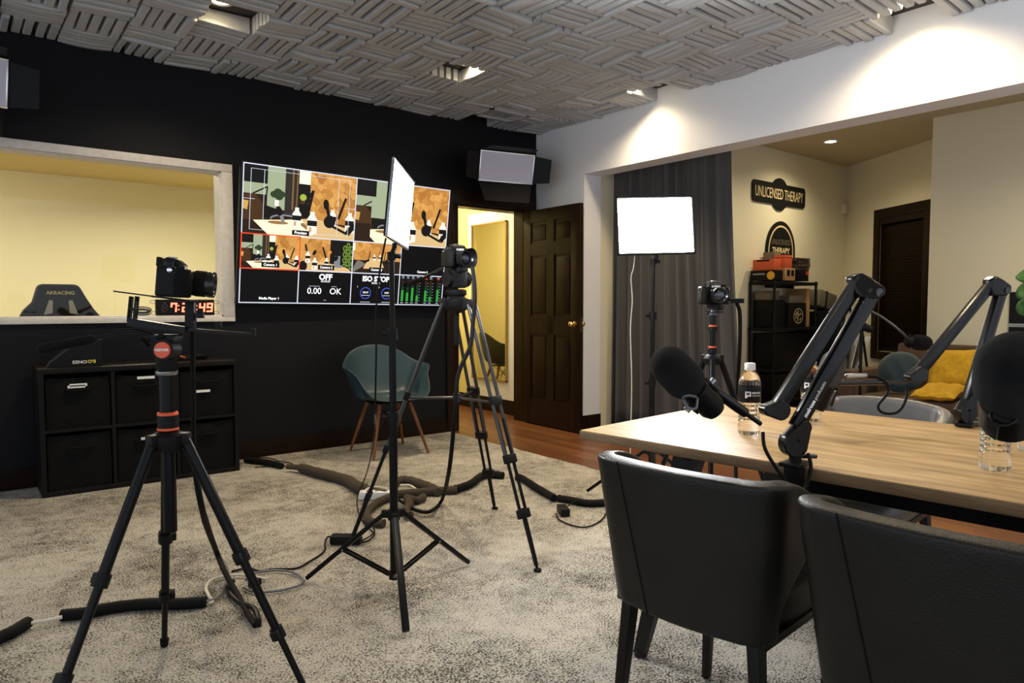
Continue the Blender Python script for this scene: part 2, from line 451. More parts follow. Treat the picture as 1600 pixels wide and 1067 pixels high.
# control room and passage behind the dark wall
mb = MB()
mb.b2((-3.4, 8.75, 0), (3.2, 8.85, 2.62)); mb.b2((3.1, 5.47, 0), (3.2, 8.75, 2.62)); mb.b2((-3.4, 5.47, 0), (-3.3, 8.75, 2.62))
struct(mb, 'wall_control', 'pale_yellow')
struct(MB().b2((-3.4, 5.47, 2.5), (3.1, 8.75, 2.6)), 'ceiling_control', 'yellow_wall')
struct(MB().b2((3.2, 8.1, 0), (WX, 8.2, 2.62)).b2((WX, 5.47, 0), (4.62, 8.2, 2.62)), 'wall_passage', 'yellow_wall')
struct(MB().b2((3.2, 5.47, 2.62), (4.62, 8.2, 2.7)), 'ceiling_passage', 'yellow_wall')
struct(MB().b2((WX-.016, 5.48, 0), (WX-.0005, 8.09, .15)), 'baseboard_passage', 'dark_wood')
# ceiling: board with foam squares glued in a basket pattern; one square missing at each lamp
LAMPS = [(1.25, 4.27), (2.97, 4.24), (4.215, 3.80), (4.215, 1.80), (2.97, 1.90), (1.25, 1.95), (1.25, -.4), (2.97, -.4)]
TS = .305
def tile_of(x, y): return (int((WX-x)/TS), int((WY-y)/TS))
HOLES = {tile_of(*p) for p in LAMPS}
VENT = {tile_of(3.72, 5.08), tile_of(3.9, 4.9)}
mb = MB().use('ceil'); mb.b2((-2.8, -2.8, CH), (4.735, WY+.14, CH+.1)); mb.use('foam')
for i in range(24):
    for j in range(27):
        if (i, j) in HOLES or (i, j) in VENT: continue
        cx, cyy = WX-.002-(i+.5)*TS, WY-.002-(j+.5)*TS
        if cx < -2.7 or cyy < -2.7: continue
        alongx = (i+j) % 2 == 0
        sag = random.choice((0, 0, 0, 0, 0, 0, 0, .002, .002, .010)); tx = random.uniform(-.008, .008); tw = random.uniform(-.006, .006)
        n = 5; pit = TS/n; hl = TS/2-.005
        mb.use('ceil'); mb.add([(cx-hl, cyy-hl, 2.89), (cx+hl, cyy-hl, 2.89), (cx+hl, cyy+hl, 2.89), (cx-hl, cyy+hl, 2.89)], [(0, 1, 2, 3)]); mb.use('foam')  # dark backing quad: its colour paints the shade in the foam gaps
        for k in range(n):
            off = -TS/2 + (k+.5)*pit + random.uniform(-.003, .003)
            bow = random.choice((0,)*11 + (.004, -.004)); dz = random.choice((0, 0, 0, .006, -.016, -.03))*random.uniform(.5, 1)
            hw = random.choice((.0225, .0235, .024, .0195)); prof = [(-hw, 2.892), (-hw, 2.815), (-hw+.002, 2.808), (-hw+.006, 2.805), (hw-.006, 2.805), (hw-.002, 2.808), (hw, 2.815), (hw, 2.892)]
            vs = []; S = 5
            for q in range(S+1):
                u = q/S*2-1; ul = u*hl
                zz = -sag*(1-u*u) + tx*u + dz*.6
                for (a, z) in prof:
                    aa = off + a + bow*(1-u*u) + tw*u*.2
                    low = 1 if z < 2.87 else 0
                    p = (cx+ul, cyy+aa, z+zz*low) if alongx else (cx+aa, cyy+ul, z+zz*low)
                    vs.append((min(p[0], WX-.001), min(p[1], WY-.001), p[2]))
            L = len(prof)
            fs = [(q*L+a, q*L+a+1, (q+1)*L+a+1, (q+1)*L+a) for q in range(S) for a in range(L-1)]
            fs += [list(range(L)), list(range(S*L, S*L+L))[::-1]]
            mb.add(vs, fs)
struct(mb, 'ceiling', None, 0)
# bay room beyond the opening
BY = 4.45
A_, C_ = V((8.95, 4.45, 0)), V((8.17, 3.14, 0)); BX = 7.26; BYe = 2.80
struct(MB().b2((4.96, BY, 0), (9.3, BY+.1, CH)).b2((4.735, 4.66, 0), (5.06, 4.76, CH)).b2((4.96, BY+.1, 0), (5.06, 4.66, CH)), 'wall_bay', 'cream_wall')
# slanted wall with a window
dv = (C_-A_); Lw = dv.length; du = dv.normalized(); nrm = V((-du.y, du.x, 0))
if nrm.dot(-A_) < 0: nrm = -nrm
Rw = Matrix((du, nrm, V((0, 0, 1)))).transposed(); Mw = mat4(A_, Rw)       # local: x along the wall, y out of it, z up
wa, wb, wz0, wz1 = .70, 1.44, .60, 2.16
mb = MB()
for a, b, c, d in ((0, wa, 0, CH), (wa, wb, 0, wz0), (wa, wb, wz1, CH), (wb, Lw+.25, 0, CH)):
    cc = V(((a+b)/2, -.06, (c+d)/2)); mb.box(Mw@cc, (b-a, .12, d-c), Rw)
struct(mb, 'wall_slanted', 'cream_wall')
mb = MB()
def wbox(m, lo, hi, bev=0):
    lo, hi = V(lo), V(hi); m.box(Mw@((lo+hi)/2), hi-lo, Rw, bev)
for lo, hi in (((wa-.1, 0, wz0-.09), (wa, .025, wz1+.11)), ((wb, 0, wz0-.09), (wb+.1, .025, wz1+.11)), ((wa, 0, wz1), (wb, .025, wz1+.11)), ((wa, 0, wz0-.09), (wb, .03, wz0))):
    wbox(mb, lo, hi, .004)
wbox(mb, (wa, -.02, wz1-.07), (wb, .015, wz1)); wbox(mb, (wa-.001, -.121, wz0), (wa+.012, -.001, wz1)); wbox(mb, (wb-.012, -.121, wz0), (wb+.001, -.001, wz1))
w2 = mb.build('window_2', 'blind', None, 30, 'structure')
mb = MB(); k = wz0+.01
while k < wz1-.08:
    c = V(((wa+wb)/2, -.035, k)); mb.box(Mw@c, (wb-wa-.02, .04, .003), Rw @ Matrix.Rotation(math.radians(68), 3, 'X')); k += .032
mb.build('blind', 'blind', w2, 0)
wb_ = MB(); wbox(wb_, (wa, -.11, wz0), (wb, -.1, wz1)); wb_.build('pane', 'black_gloss', w2, 0)
mb = MB().b2((BX, -2.8, 0), (BX+.12, BYe, CH)); p2 = Mw@V((Lw+.22, 0, 0))
struct(mb.b2((BX+.12, BYe-.12, 0), (8.3, BYe, CH)), 'wall_side', 'cream_wall')
struct(MB().b2((4.735, -2.8, CH), (9.6, 4.76, CH+.1)), 'ceiling_bay', 'bay_ceiling')
struct(MB().b2((4.96, BY-.016, 0), (8.93, BY-.001, .12)), 'baseboard_bay', 'dark_wood')
# the open door: six panels, swung against the white wall
DL, DH, DT = .80, 2.03, .040
hx, hy = 4.325, WY-.038
ang = math.atan2(-.90, -.012)
Rd = rotz(ang); Md = mat4((hx, hy, .012), Rd)                      # local x along the leaf, y through it
mb = MB()
def dbox(m, lo, hi, bev=0):
    lo, hi = V(lo), V(hi); m.box(Md@((lo+hi)/2), hi-lo, Rd, bev)
st, ml = .115, .10
rails = [(0, .24), (.86, 1.03), (1.60, 1.715), (1.915, DH)]
dbox(mb, (0, 0, 0), (st, DT, DH), .003); dbox(mb, (DL-st, 0, 0), (DL, DT, DH), .003)
for a, b in rails: dbox(mb, (st, 0, a), (DL-st, DT, b))
dbox(mb, (DL/2-ml/2, 0, .24), (DL/2+ml/2, DT, 1.915))
door = mb.build('door_1', 'dark_wood', None, 30, 'structure')
mb = MB()
for (a, b) in ((rails[0][1], rails[1][0]), (rails[1][1], rails[2][0]), (rails[2][1], rails[3][0])):
    for c, d in ((st, DL/2-ml/2), (DL/2+ml/2, DL-st)):
        dbox(mb, (c-.002, .012, a-.002), (d+.002, DT-.012, b+.002)); dbox(mb, (c+.028, .006, a+.028), (d-.028, DT-.006, b-.028), .006)
mb.build('panel', 'dark_wood', door, 30)
for sgn in (1, -1):
    mb = MB(); c = V((DL-.06, DT/2, .965)); q = V((0, sgn, 0))
    pr = [(.026, .02), (.026, .026), (.010, .030), (.009, .045), (.020, .052), (.027, .066), (.024, .08), (.012, .087)]
    mb.lathe(pr, Md@mat4(c, frame_from(q)), 20); mb.build('knob', 'brass', door, 50)
mb = MB(); dbox(mb, (DL-.002, DT/2-.012, .90), (DL+.003, DT/2+.012, 1.03)); mb.build('latch_plate', 'brass', door, 0)

# ================================================================== LAMPS IN THE CEILING
def downlight(x, y, z, label, group):
    t = thing('ceiling_downlight', label, 'ceiling light', (x, y, z), 0, group)
    MB().lathe([(.052, -.002), (.075, -.002), (.078, -.010), (.074, -.014), (.056, -.012), (.05, .0)], mat4((x, y, z)), 28, False).build('trim_ring', 'white', t, 40)
    MB().lathe([(.0, -.006), (.054, -.006), (.054, -.003), (0, -.003)], mat4((x, y, z)), 28, False).build('lens', 'lamp', t, 0)
    return t
L0 = downlight(*LAMPS[0], CH, 'warm recessed ceiling lamp in the foam above the control-room window', 'recessed lamps')
for p, lb in zip(LAMPS[1:], ('warm recessed ceiling lamp between foam squares above the wall screen', 'warm ceiling lamp in the foam near the white wall, above the curtain',
                             'warm ceiling lamp by the white wall at the top right of the photo', 'warm ceiling lamp over the table',
                             'warm ceiling lamp over the middle of the rug', 'warm ceiling lamp behind the viewpoint on the rug side', 'warm ceiling lamp behind the viewpoint on the table side')):
    copy_tree(L0, (*p, CH), 0, lb, 'recessed lamps')
copy_tree(L0, (7.40, 3.86, CH), 0, 'round recessed lamp in the plain tan ceiling of the bay', None)
def spot(name, loc, w, col=(1, .80, .52), size=145, blend=1., r=.045, aim=None):
    l = bpy.data.lights.new(name, 'SPOT'); l.energy = w; l.color = col; l.spot_size = math.radians(size); l.spot_blend = blend; l.shadow_soft_size = r
    o = bpy.data.objects.new(name, l); COL.objects.link(o); o.location = loc
    if aim is not None: o.rotation_euler = (V(aim)-V(loc)).to_track_quat('-Z', 'Y').to_euler()
    return o
LW = [90, 90, 260, 260, 40, 30, 30, 30]
for k, (p, w) in enumerate(zip(LAMPS, LW)):
    spot('downlight_lamp', (p[0], p[1], CH-.03), w, r=.11 if k in (2, 3) else .05)
spot('bay_lamp', (7.40, 3.86, CH-.03), 45, (1, .84, .56), 150)
spot('bay_lamp', (6.2, 3.6, CH-.03), 30, (1, .84, .56), 150)
spot('bay_lamp', (6.0, 1.2, CH-.03), 75, (1, .84, .56), 150)
def area(name, loc, w, sx, sy, col, aim):
    l = bpy.data.lights.new(name, 'AREA'); l.shape = 'RECTANGLE'; l.size = sx; l.size_y = sy; l.energy = w; l.color = col
    o = bpy.data.objects.new(name, l); COL.objects.link(o); o.location = loc
    o.rotation_euler = (V(aim)-V(loc)).to_track_quat('-Z', 'Y').to_euler(); return o
area('control_room_lamp', (-.9, 7.0, 2.48), 92, 1.2, 1.2, (1, .92, .72), (-.6, 7.2, 0))
area('control_room_lamp', (1.7, 7.0, 2.48), 62, .8, .8, (1, .92, .72), (1.9, 6.6, 0))
area('passage_lamp', (3.75, 6.5, 2.6), 29, .3, .3, (1, .86, .52), (3.75, 6.5, 0))
# vent in the foam
t = thing('ceiling_vent', 'silver metal air vent set in the foam ceiling near the room corner', 'vent', (3.8, 5.0, 2.84))
mb = MB(); a, b = (3.60, 4.83), (4.02, 5.10); zb = 2.800
for lo, hi in (((a[0], a[1], zb), (b[0], a[1]+.035, CH-.001)), ((a[0], b[1]-.035, zb), (b[0], b[1], CH-.001)), ((a[0], a[1], zb), (a[0]+.035, b[1], CH-.001)), ((b[0]-.035, a[1], zb), (b[0], b[1], CH-.001))): mb.b2(lo, hi)
mb.build('frame', 'vent', t, 0)
mb = MB()
for k in range(8): mb.box((3.81, a[1]+.048+k*.025, zb+.012), (.35, .026, .002), Matrix.Rotation(.45, 3, 'X'))
mb.build('louvres', 'vent', t, 0)

# ================================================================== RUG
mb = MB()
def rugf(u, v):
    x, y = -2.5 + u*5.96, -2.4 + v*7.66
    e = min(1, min(u, 1-u)*5.96/.03, min(v, 1-v)*7.66/.03)
    wx = (.012*math.sin(y*9)+.008*math.sin(y*23+1)) if u == 1 else 0
    return V((x+wx, y, .004 + e*(.0152+.0012*math.sin(x*5+1.3*math.sin(y*3))*math.sin(y*4.3))))
mb.grid(rugf, 130, 160)
rug = solo(mb, 'rug', 'large grey and beige mottled shaggy rug covering most of the floor', 'rug', 'rug')

# ================================================================== WALL SCREEN
t = thing('wall_television', 'big wall-mounted screen showing camera views in a white grid', 'television', (2.5, 5.29, 1.66))
TL, TR, BR, BL = D(377, 258, 4.985), D(699, 300, 6.07), D(683.5, 475, 6.13), D(370.5, 473, 5.08)
TV = {}
c0 = at(372, 474, 'Y', 5.295)
tw_, th_ = 1.765, 1.005
tilt = math.radians(7.5); roll = math.radians(.7)
Rt = Matrix.Rotation(0.012, 3, 'Z') @ Matrix((V((1, 0, 0)), V((0, -math.sin(tilt), math.cos(tilt))), V((0, -math.cos(tilt), -math.sin(tilt))))).transposed()
Rt = Rt @ Matrix.Rotation(-roll, 3, 'Z')
Mt = mat4(at(371.5, 473.5, 'Y', 5.245), Rt)                       # local x right, y up, z out of the screen
mb = MB()
mb.box(Mt@V((tw_/2, th_/2, -.022)), (tw_+.022, th_+.022, .04), Rt, .004)
mb.box(Mt@V((tw_/2, th_/2-.05, -.06)), (.9, .5, .05), Rt, .01)
tvb = mb.build('casing', 'black', t, 30)
MB().b2((2.2, 5.25, 1.80), (2.8, 5.329, 2.00)).build('wall_bracket', 'black_metal', t, 0)
EM = {}
def E(name, r, g, b, s=.9):
    if name not in EM: EM[name] = emit('screen_'+name, srgb(r, g, b), s)
    return EM[name]
E('black', 6, 6, 8); E('white', 245, 245, 250, 1.1); E('line', 205, 210, 225); E('red', 225, 70, 40); E('wall', 150, 160, 130); E('brown', 66, 44, 24)
E('dkbrown', 38, 26, 16); E('cream', 250, 236, 190, 1.1); E('tab', 205, 172, 120); E('tabhi', 240, 222, 180, 1.05); E('shadow', 140, 104, 62); E('ink', 18, 17, 17); E('plant', 44, 58, 36)
E('curt', 44, 40, 38); E('curt2', 120, 88, 50); E('bottle', 222, 220, 212); E('green', 60, 190, 70); E('dkgreen', 20, 70, 36); E('lime', 150, 170, 60); E('blue', 70, 90, 200); E('grey', 120, 122, 128)
E('stone', 110, 104, 96); E('orange', 220, 120, 50); E('gold', 196, 150, 80)
EM['hex'] = hexmat()
scr = MB(); LZ = [0.0006]
def sp(m, pts):
    LZ[0] += .000012
    scr.use(EM[m]); scr.poly([Mt@V((x*tw_, y*th_, LZ[0])) for x, y in pts])
def rect(m, a, b, c, d): sp(m, [(a, b), (c, b), (c, d), (a, d)])
class Cell:
    def __init__(s, a, b, c, d): s.r = (a, b, c, d)
    def p(s, x, y): a, b, c, d = s.r; return (a+x*(c-a), b+y*(d-b))
    def R(s, m, x0, y0, x1, y1): sp(m, [s.p(x0, y0), s.p(x1, y0), s.p(x1, y1), s.p(x0, y1)])
    def P(s, m, *pts): sp(m, [s.p(*q) for q in pts])
    def El(s, m, x, y, rx, ry, rot=0, n=16):
        pts = []
        for i in range(n):
            a = 2*PI*i/n; u, v = rx*math.cos(a), ry*math.sin(a)
            pts.append(s.p(x+u*math.cos(rot)-v*math.sin(rot)*.6, y+u*math.sin(rot)*1.7+v*math.cos(rot)))
        sp(m, pts)
    def bar(s, m, x0, y0, x1, y1, w):
        dx, dy = x1-x0, y1-y0; L = math.hypot(dx, dy*.56) or 1; ox, oy = -dy*.56/L*w/2, dx/L*w/2/.56
        s.P(m, (x0+ox, y0+oy), (x1+ox, y1+oy), (x1-ox, y1-oy), (x0-ox, y0-oy))
    def bottle(s, x, y, h):
        w = h*.13
        s.P('bottle', (x-w, y), (x+w, y), (x+w, y+h*.68), (x+w*.45, y+h*.86), (x+w*.45, y+h), (x-w*.45, y+h), (x-w*.45, y+h*.86), (x-w, y+h*.68))
        s.R('ink', x-w, y+h*.36, x+w, y+h*.6); s.R('gold', x-w*.6, y+h*.08, x-w*.1, y+h*.3)
    def edge(s, m, w=.0022):
        a, b, c, d = s.r; h = w*1.7
        rect(m, a-w, b-h, c+w, b+h); rect(m, a-w, d-h, c+w, d+h); rect(m, a-w, b-h, a+w, d+h); rect(m, c-w, b-h, c+w, d+h)
def cam1(c):
    c.R('dkbrown', 0, 0, 1, 1); c.R('wall', 0, .58, .37, 1); c.R('ink', 0, .74, .2, 1); c.R('wall', .2, .38, .36, 1)
    c.P('brown', (0, .2), (.17, .2), (.17, .45), (.1, .58), (0, .56)); c.P('gold', (0, .36), (.04, .34), (.05, .47), (.0, .48)); c.P('ink', (.17, .25), (.37, .25), (.3, .38), (.17, .44))
    c.R('curt', .35, .3, .485, 1); c.R('curt2', .41, .4, .425, 1); c.R('curt2', .45, .4, .46, 1); c.R('ink', .47, .3, .58, .82); c.R('brown', .48, .5, .56, .55)
    c.P('hex', (.575, .28), (1, .22), (1, 1), (.57, 1)); c.R('cream', .47, .8, .57, 1); c.El('lime', .51, .6, .03, .05)
    for a, b in ((.29, .64), (.26, .6), (.32, .61), (.3, .57)): c.El('plant', a, b, .035, .05)
    c.R('bottle', .265, .43, .3, .52); c.bar('ink', .08, .58, .2, .7, .012); c.bar('ink', .2, .7, .19, .5, .012)
    c.El('grey', .36, .25, .13, .07); c.El('dkbrown', .36, .235, .12, .06)
    c.P('tab', (.09, .2), (.36, .24), (.62, .3), (1, .16), (1, 0), (.22, 0)); c.P('tabhi', (.09, .2), (.36, .24), (.5, .27), (.62, .05), (.5, 0), (.22, 0)); c.El('shadow', .3, .19, .09, .025)
    c.P('shadow', (.48, .2), (.52, .22), (.62, .1), (.58, .08))
    for a, b, h in ((.46, .14, .3), (.785, .2, .26), (.95, .12, .32)): c.bottle(a, b, h)
    c.bar('ink', .5, .4, .6, .72, .022); c.bar('ink', .6, .72, .56, .36, .022); c.bar('ink', .84, .32, .905, .66, .022)
    c.El('ink', .305, .36, .028, .075, .3); c.bar('grey', .325, .3, .345, .2, .03); c.El('ink', .72, .53, .026, .08, .1); c.bar('ink', .73, .5, .75, .36, .03)
    c.El('ink', .76, .27, .055, .1, -.3); c.bar('ink', .79, .2, .93, .1, .022); c.bar('ink', .93, .1, 1, .26, .05)
    c.bottle(.6, .06, .34)
def cam2(c):
    c.R('dkbrown', 0, 0, 1, 1); c.R('hex', 0, .25, .56, 1); c.R('ink', .56, .2, 1, 1); c.P('grey', (.64, .2), (.76, .2), (.76, .5), (.66, .5))
    for i in range(3):
        for j in range(4): c.El('lime', .84+i*.065, .18+j*.19+(i % 2)*.09, .034, .085); c.El('dkgreen', .84+i*.065, .18+j*.19+(i % 2)*.09, .026, .065)
    c.P('tab', (0, 0), (1, 0), (.92, .12), (.7, .22), (.3, .3), (0, .3)); c.El('grey', .72, .18, .1, .05); c.El('orange', .57, .6, .02, .05)
    c.bar('ink', .1, .8, .16, .4, .03); c.bar('ink', .42, .75, .5, .35, .03); c.El('ink', .27, .56, .03, .09, -.5); c.El('ink', .68, .42, .035, .09, -.5); c.El('ink', .07, .14, .075, .16)
    for a, b, h in ((.15, .25, .34), (.28, .04, .36), (.5, .14, .28)): c.bottle(a, b, h)
def cam3(c):
    c.R('hex', 0, .4, 1, 1); c.R('dkbrown', 0, 0, 1, .42); c.P('stone', (0, 0), (.3, .3), (.1, .42), (0, .1)); c.P('tab', (.22, .15), (.66, .15), (.58, .48), (.32, .48))
    c.R('cream', 0, .72, .04, .95)
    for a in (.44, .56): c.bottle(a, .42, .2)
    for a in (.32, .64): c.bar('ink', a, .4, a+.03, .72, .018)
    c.bar('ink', .22, .34, .34, .44, .04); c.El('ink', .7, .4, .04, .07)
rect('black', 0, 0, 1, 1)
PV = Cell(.004, .506, .5, .996); PG = Cell(.5, .506, .996, .996)
cam1(PV); cam1(PG)
PG.R('dkbrown', 0, 0, .16, .3); PG.R('wall', .16, .4, .36, 1); PG.R('ink', .03, .74, .2, 1)
g = PV
for a, b, c_, d in ((.06, .06, .94, .065), (.06, .935, .94, .94), (.06, .06, .064, .94), (.936, .06, .94, .94), (.17, .06, .174, .94), (.83, .06, .834, .94), (.0, .5, .1, .506), (.9, .5, 1, .506)): g.R('line', a, b, c_, d)
Q = [Cell(.004+.248*i, .256, .252+.248*i, .506) for i in range(4)]; W = [Cell(.004+.248*i, .006, .252+.248*i, .256) for i in range(4)]
cam1(Q[0]); cam2(Q[1]); cam3(Q[2])
for c in (PV, PG, *Q[1:], *W): c.edge('line')
Q[0].edge('red', .0024)
def st_(m, body, cell, x, y, size, bold=0., sx=1.):
    px, py = cell.p(x, y); LZ[0] += .00002; scr.use(EM[m]); scr.text(body, size, Mt@Matrix.Translation((px*tw_, py*th_, LZ[0]+.0003)), sx, bold=bold)
for c, b in ((PV, 'Preview'), (Q[0], 'Camera 1'), (Q[1], 'Camera 2'), (Q[2], 'Camera 3')):
    k = .5 if c is PV else 1
    c.R('black', .5-.28*k/1.0*.55, .05*k, .5+.28*k*.55, .05*k+.15*k)
    st_('white', b, c, .5, .125*k, .026 if c is not PV else .03, .0006)
st_('white', 'Camera 4', Q[3], .5, .125, .026, .0006)
st_('white', 'Media Player 1', W[0], .5, .13, .026, .0006)
st_('white', 'OFF', W[1], .5, .82, .062, .0022); st_('white', '00:00:00', W[1], .5, .69, .022); st_('white', '0.00', W[1], .3, .38, .068, .0004); st_('white', 'OK', W[1], .7, .38, .068, .0004)
W[1].R('line', .2, .53, .4, .54); W[1].R('line', .62, .53, .72, .54); W[1].R('line', .48, .1, .53, .11)
st_('white', 'ISO STOP', W[2], .5, .82, .058, .0022); st_('white', '00:00:00', W[2], .5, .69, .022)
for x, s_, n_ in ((.3, '08:49', '1'), (.74, '0:00', '2')):
    px, py = W[2].p(x, .36); cx_, cy_ = px*tw_, py*th_
    for i in range(28):
        a, b = 2*PI*i/28, 2*PI*(i+1)/28; scr.use(EM['blue'])
        scr.poly([Mt@V((cx_+r*math.cos(q), cy_+r*math.sin(q), .004)) for r, q in ((.042, a), (.048, a), (.048, b), (.042, b))])
    st_('white', s_, W[2], x, .38, .022); st_('white', n_, W[2], x-.17, .56, .022); W[2].R('line', x-.08, .28, x+.08, .295); W[2].R('line', x-.1, .06, x+.1, .075)
for i, x in enumerate((.08, .19, .30, .41, .60, .71, .88)):
    for j in range(17):
        m = 'green' if j < (9, 7, 11, 5, 9, 4, 10)[i] else ('dkgreen' if j < 13 else 'brown')
        W[3].R(m, x-.022, .12+j*.042, x-.002, .15+j*.042); W[3].R(m, x+.004, .12+j*.042, x+.024, .15+j*.042)
    W[3].R('red' if i in (4, 6) else 'grey', x-.03, .88, x+.03, .91); W[3].R('line', x-.03, .94, x+.03, .955); W[3].R('line', x-.03, .06, x+.03, .075)
    if i in (3, 4, 5, 6):
        for j in range(7): W[3].R('line', x+.04, .14+j*.1, x+.06, .15+j*.1)
scr.build('screen_image', None, t, 0)

# ================================================================== CLOCK, PHONE, CUBE STORAGE
t = thing('led_clock', 'red digit clock reading 7:21:49 on the ledge of the control-room window', 'clock', (1.28, 5.37, 1.075))
mb = MB().b2((1.09, 5.345, 1.0745), (1.475, 5.385, 1.187), .004); mb.build('case', 'black', t, 30)
for sx in (1.09, 1.475):
    mb = MB(); s_ = -1 if sx < 1.2 else 1
    for z in (1.092, 1.168):
        mb.tube([(sx, 5.36, z-.009), (sx+s_*.03, 5.36, z-.009), (sx+s_*.036, 5.36, z), (sx+s_*.03, 5.36, z+.009), (sx, 5.36, z+.009)], .0025, 6, 3)
    mb.build('mounting_ear', 'grey_metal', t, 40)
def seg7(m, x, z, w, h, on, y, lit, dark=None):
    th = .011; g = .002
    segs = {'a': ((x, z+h-th), (x+w, z+h)), 'd': ((x, z), (x+w, z+th)), 'g': ((x, z+h/2-th/2), (x+w, z+h/2+th/2)),
            'f': ((x, z+h/2+g), (x+th, z+h-g)), 'e': ((x, z+g), (x+th, z+h/2-g)), 'b': ((x+w-th, z+h/2+g), (x+w, z+h-g)), 'c': ((x+w-th, z+g), (x+w, z+h/2-g))}
    for k, ((a, b), (c, d)) in segs.items():
        if k in on: m.use(lit)
        elif dark: m.use(dark)
        else: continue
        sl = .006/h
        m.poly([(a+(b-z)*sl, y, b), (c+(b-z)*sl, y, b), (c+(d-z)*sl, y, d), (a+(d-z)*sl, y, d)])
dig = {'7': 'abcf', '2': 'abged', '1': 'bc', '4': 'fgbc', '9': 'abcdfg', '8': 'abcdefg'}
for ch, x in (('8', 1.118), ('7', 1.178), ('2', 1.253), ('1', 1.306), ('4', 1.366), ('9', 1.418)):
    mb = MB(); seg7(mb, x, 1.097, .042, .066, dig[ch], 5.3445, 'led_off' if x < 1.15 else 'led_red'); mb.build('digit', None, t, 0)
for x in (1.234, 1.353):
    mb = MB()
    for z in (1.115, 1.143): mb.use('led_red').poly([(x-.004, 5.3445, z-.004), (x+.004, 5.3445, z-.004), (x+.004, 5.3445, z+.004), (x-.004, 5.3445, z+.004)])
    mb.build('colon', None, t, 0)
mb = MB()
for r, z in ((.05, 1.085), (.046, 1.095), (.052, 1.105)):
    mb.tube([(1.02+r*1.1*math.cos(a*PI/8), 5.445+.012*math.sin(a*PI/8), z+r*.35*math.sin(a*PI/8)+.01) for a in range(17)], .005, 6, 2)
solo(mb, 'cable_coil', 'loose coil of black cable behind the window glass beside the red clock', 'cable', 'cable')

CX0, CX1, CY0, CY1, CZ = .362, 1.487, 4.875, 5.290, .775
t = thing('cube_organizer', 'low black six-cube storage unit under the control-room window', 'shelf unit', (.92, 5.08, .02))
w_ = .026
mb = MB(); mb.b2((CX0, CY0, CZ-.03), (CX1, CY1, CZ), .002); mb.b2((CX0, CY0, .02), (CX1, CY1, .05), .002)
mb.b2((CX0, CY0, .05), (CX0+w_, CY1, CZ-.03)); mb.b2((CX1-w_, CY0, .05), (CX1, CY1, CZ-.03)); mb.b2((CX0, CY1-.01, .05), (CX1, CY1, CZ-.03))
mb.build('carcass', 'cube', t, 30)
mb = MB(); cw = (CX1-CX0-2*w_-2*.02)/3; zm = .405
for k in (1, 2): x = CX0+w_+k*cw+(k-1)*.02; mb.b2((x, CY0+.003, .05), (x+.02, CY1-.01, CZ-.03))
for k in range(3): x = CX0+w_+k*(cw+.02); mb.b2((x, CY0+.003, zm-.01), (x+cw, CY1-.01, zm+.01))
mb.build('divider', 'cube', t, 30)
labels = [[(.5, .86, 1.), (.47, .83, 1.)], [(.5, .93, 1.1)], [(.42, .56, .95)], [], [(.45, .80, .45), (.62, .80, .3)], []]
names = ['with two paper labels, top left cube', 'with one paper label, top middle cube', 'with a low paper label, top right cube',
         'with a sagging front, bottom left cube', 'behind the tripod legs, bottom middle cube', 'unlabelled, bottom right cube']
for row in range(2):
    for k in range(3):
        x0 = CX0+w_+k*(cw+.02)+.008; x1 = x0+cw-.016; z0 = (zm+.012) if row == 0 else .052; z1 = z0 + (.30 if row == 0 else .325) + .0
        idx = row*3+k
        b = thing('storage_bin', 'black fabric bin in the storage unit '+names[idx], 'storage bin', ((x0+x1)/2, 5.05, z0), 0, 'black fabric bins in the cube unit')
        sg = random.uniform(.3, 1)
        def ff(u, v):
            bulge = .012*math.sin(u*PI)*math.sin(v*PI); wr = .006*sg*math.sin((u*1.3+v*.9)*9+idx)*v*(1-abs(2*u-1)) + .004*math.sin(u*14-v*7+idx*2)*v
            sagz = -.014*sg*math.sin(u*PI)*(v**3)
            return V((x0+u*(x1-x0), CY0+.016-bulge*.6+wr, z0+v*(z1-z0)+sagz))
        mb = MB(); mb.grid(ff, 18, 14); mb.b2((x0, CY0+.026, z0), (x1, CY1-.015, z1-.03)); mb.build('bin_body', 'bin', b, 60)
        hz = z0+.75*(z1-z0); xm = (x0+x1)/2
        mb = MB(); mb.tube([(xm-.06, CY0+.016, hz+.012), (xm-.05, CY0-.002, hz), (xm+.05, CY0-.002, hz), (xm+.06, CY0+.016, hz+.012)], .008, 6, 4); mb.build('handle', 'bin', b, 60)
        if labels[idx]:
            mb = MB()
            for u, v, s_ in labels[idx]:
                mb.b2((x0+u*(x1-x0)-.045*s_, CY0-.004, z0+v*(z1-z0)-.011), (x0+u*(x1-x0)+.045*s_, CY0+.004, z0+v*(z1-z0)+.005))
            lb = mb.build('paper_label', 'white', b, 0); 
# wedge unit with lettering
ox, oy = .44, 5.02
t = thing('desktop_intercom', 'black wedge-shaped desktop unit with yellow lettering on the storage unit', 'device', (ox, oy, CZ))
prof = [(-.03, 0), (.30, 0), (.30, .165), (.20, .18), (.15, .15), (-.01, .03)]
Mp = mat4((ox, oy+.12, CZ+.001), Matrix((V((1, 0, 0)), V((0, 0, 1)), V((0, -1, 0)))).transposed())
MB().prism([(x*.88, z*.95) for x, z in prof], Mp, .17).build('housing', 'black', t, 20)
MB().box((ox+.062, oy+.035, CZ+.0895), (.150, .14, .003), Matrix.Rotation(-math.atan2(.12*.95, .16*.88), 3, 'Y')).build('sloped_panel', 'black_gloss', t, 0)
mb = MB(); mb.b2((ox+.185, oy-.02, CZ+.172), (ox+.25, oy+.05, CZ+.180)); mb.cyl((ox+.21, oy+.02, CZ+.17), (ox+.21, oy+.02, CZ+.215), .012, .010, 12); mb.build('knob', 'black', t, 40)
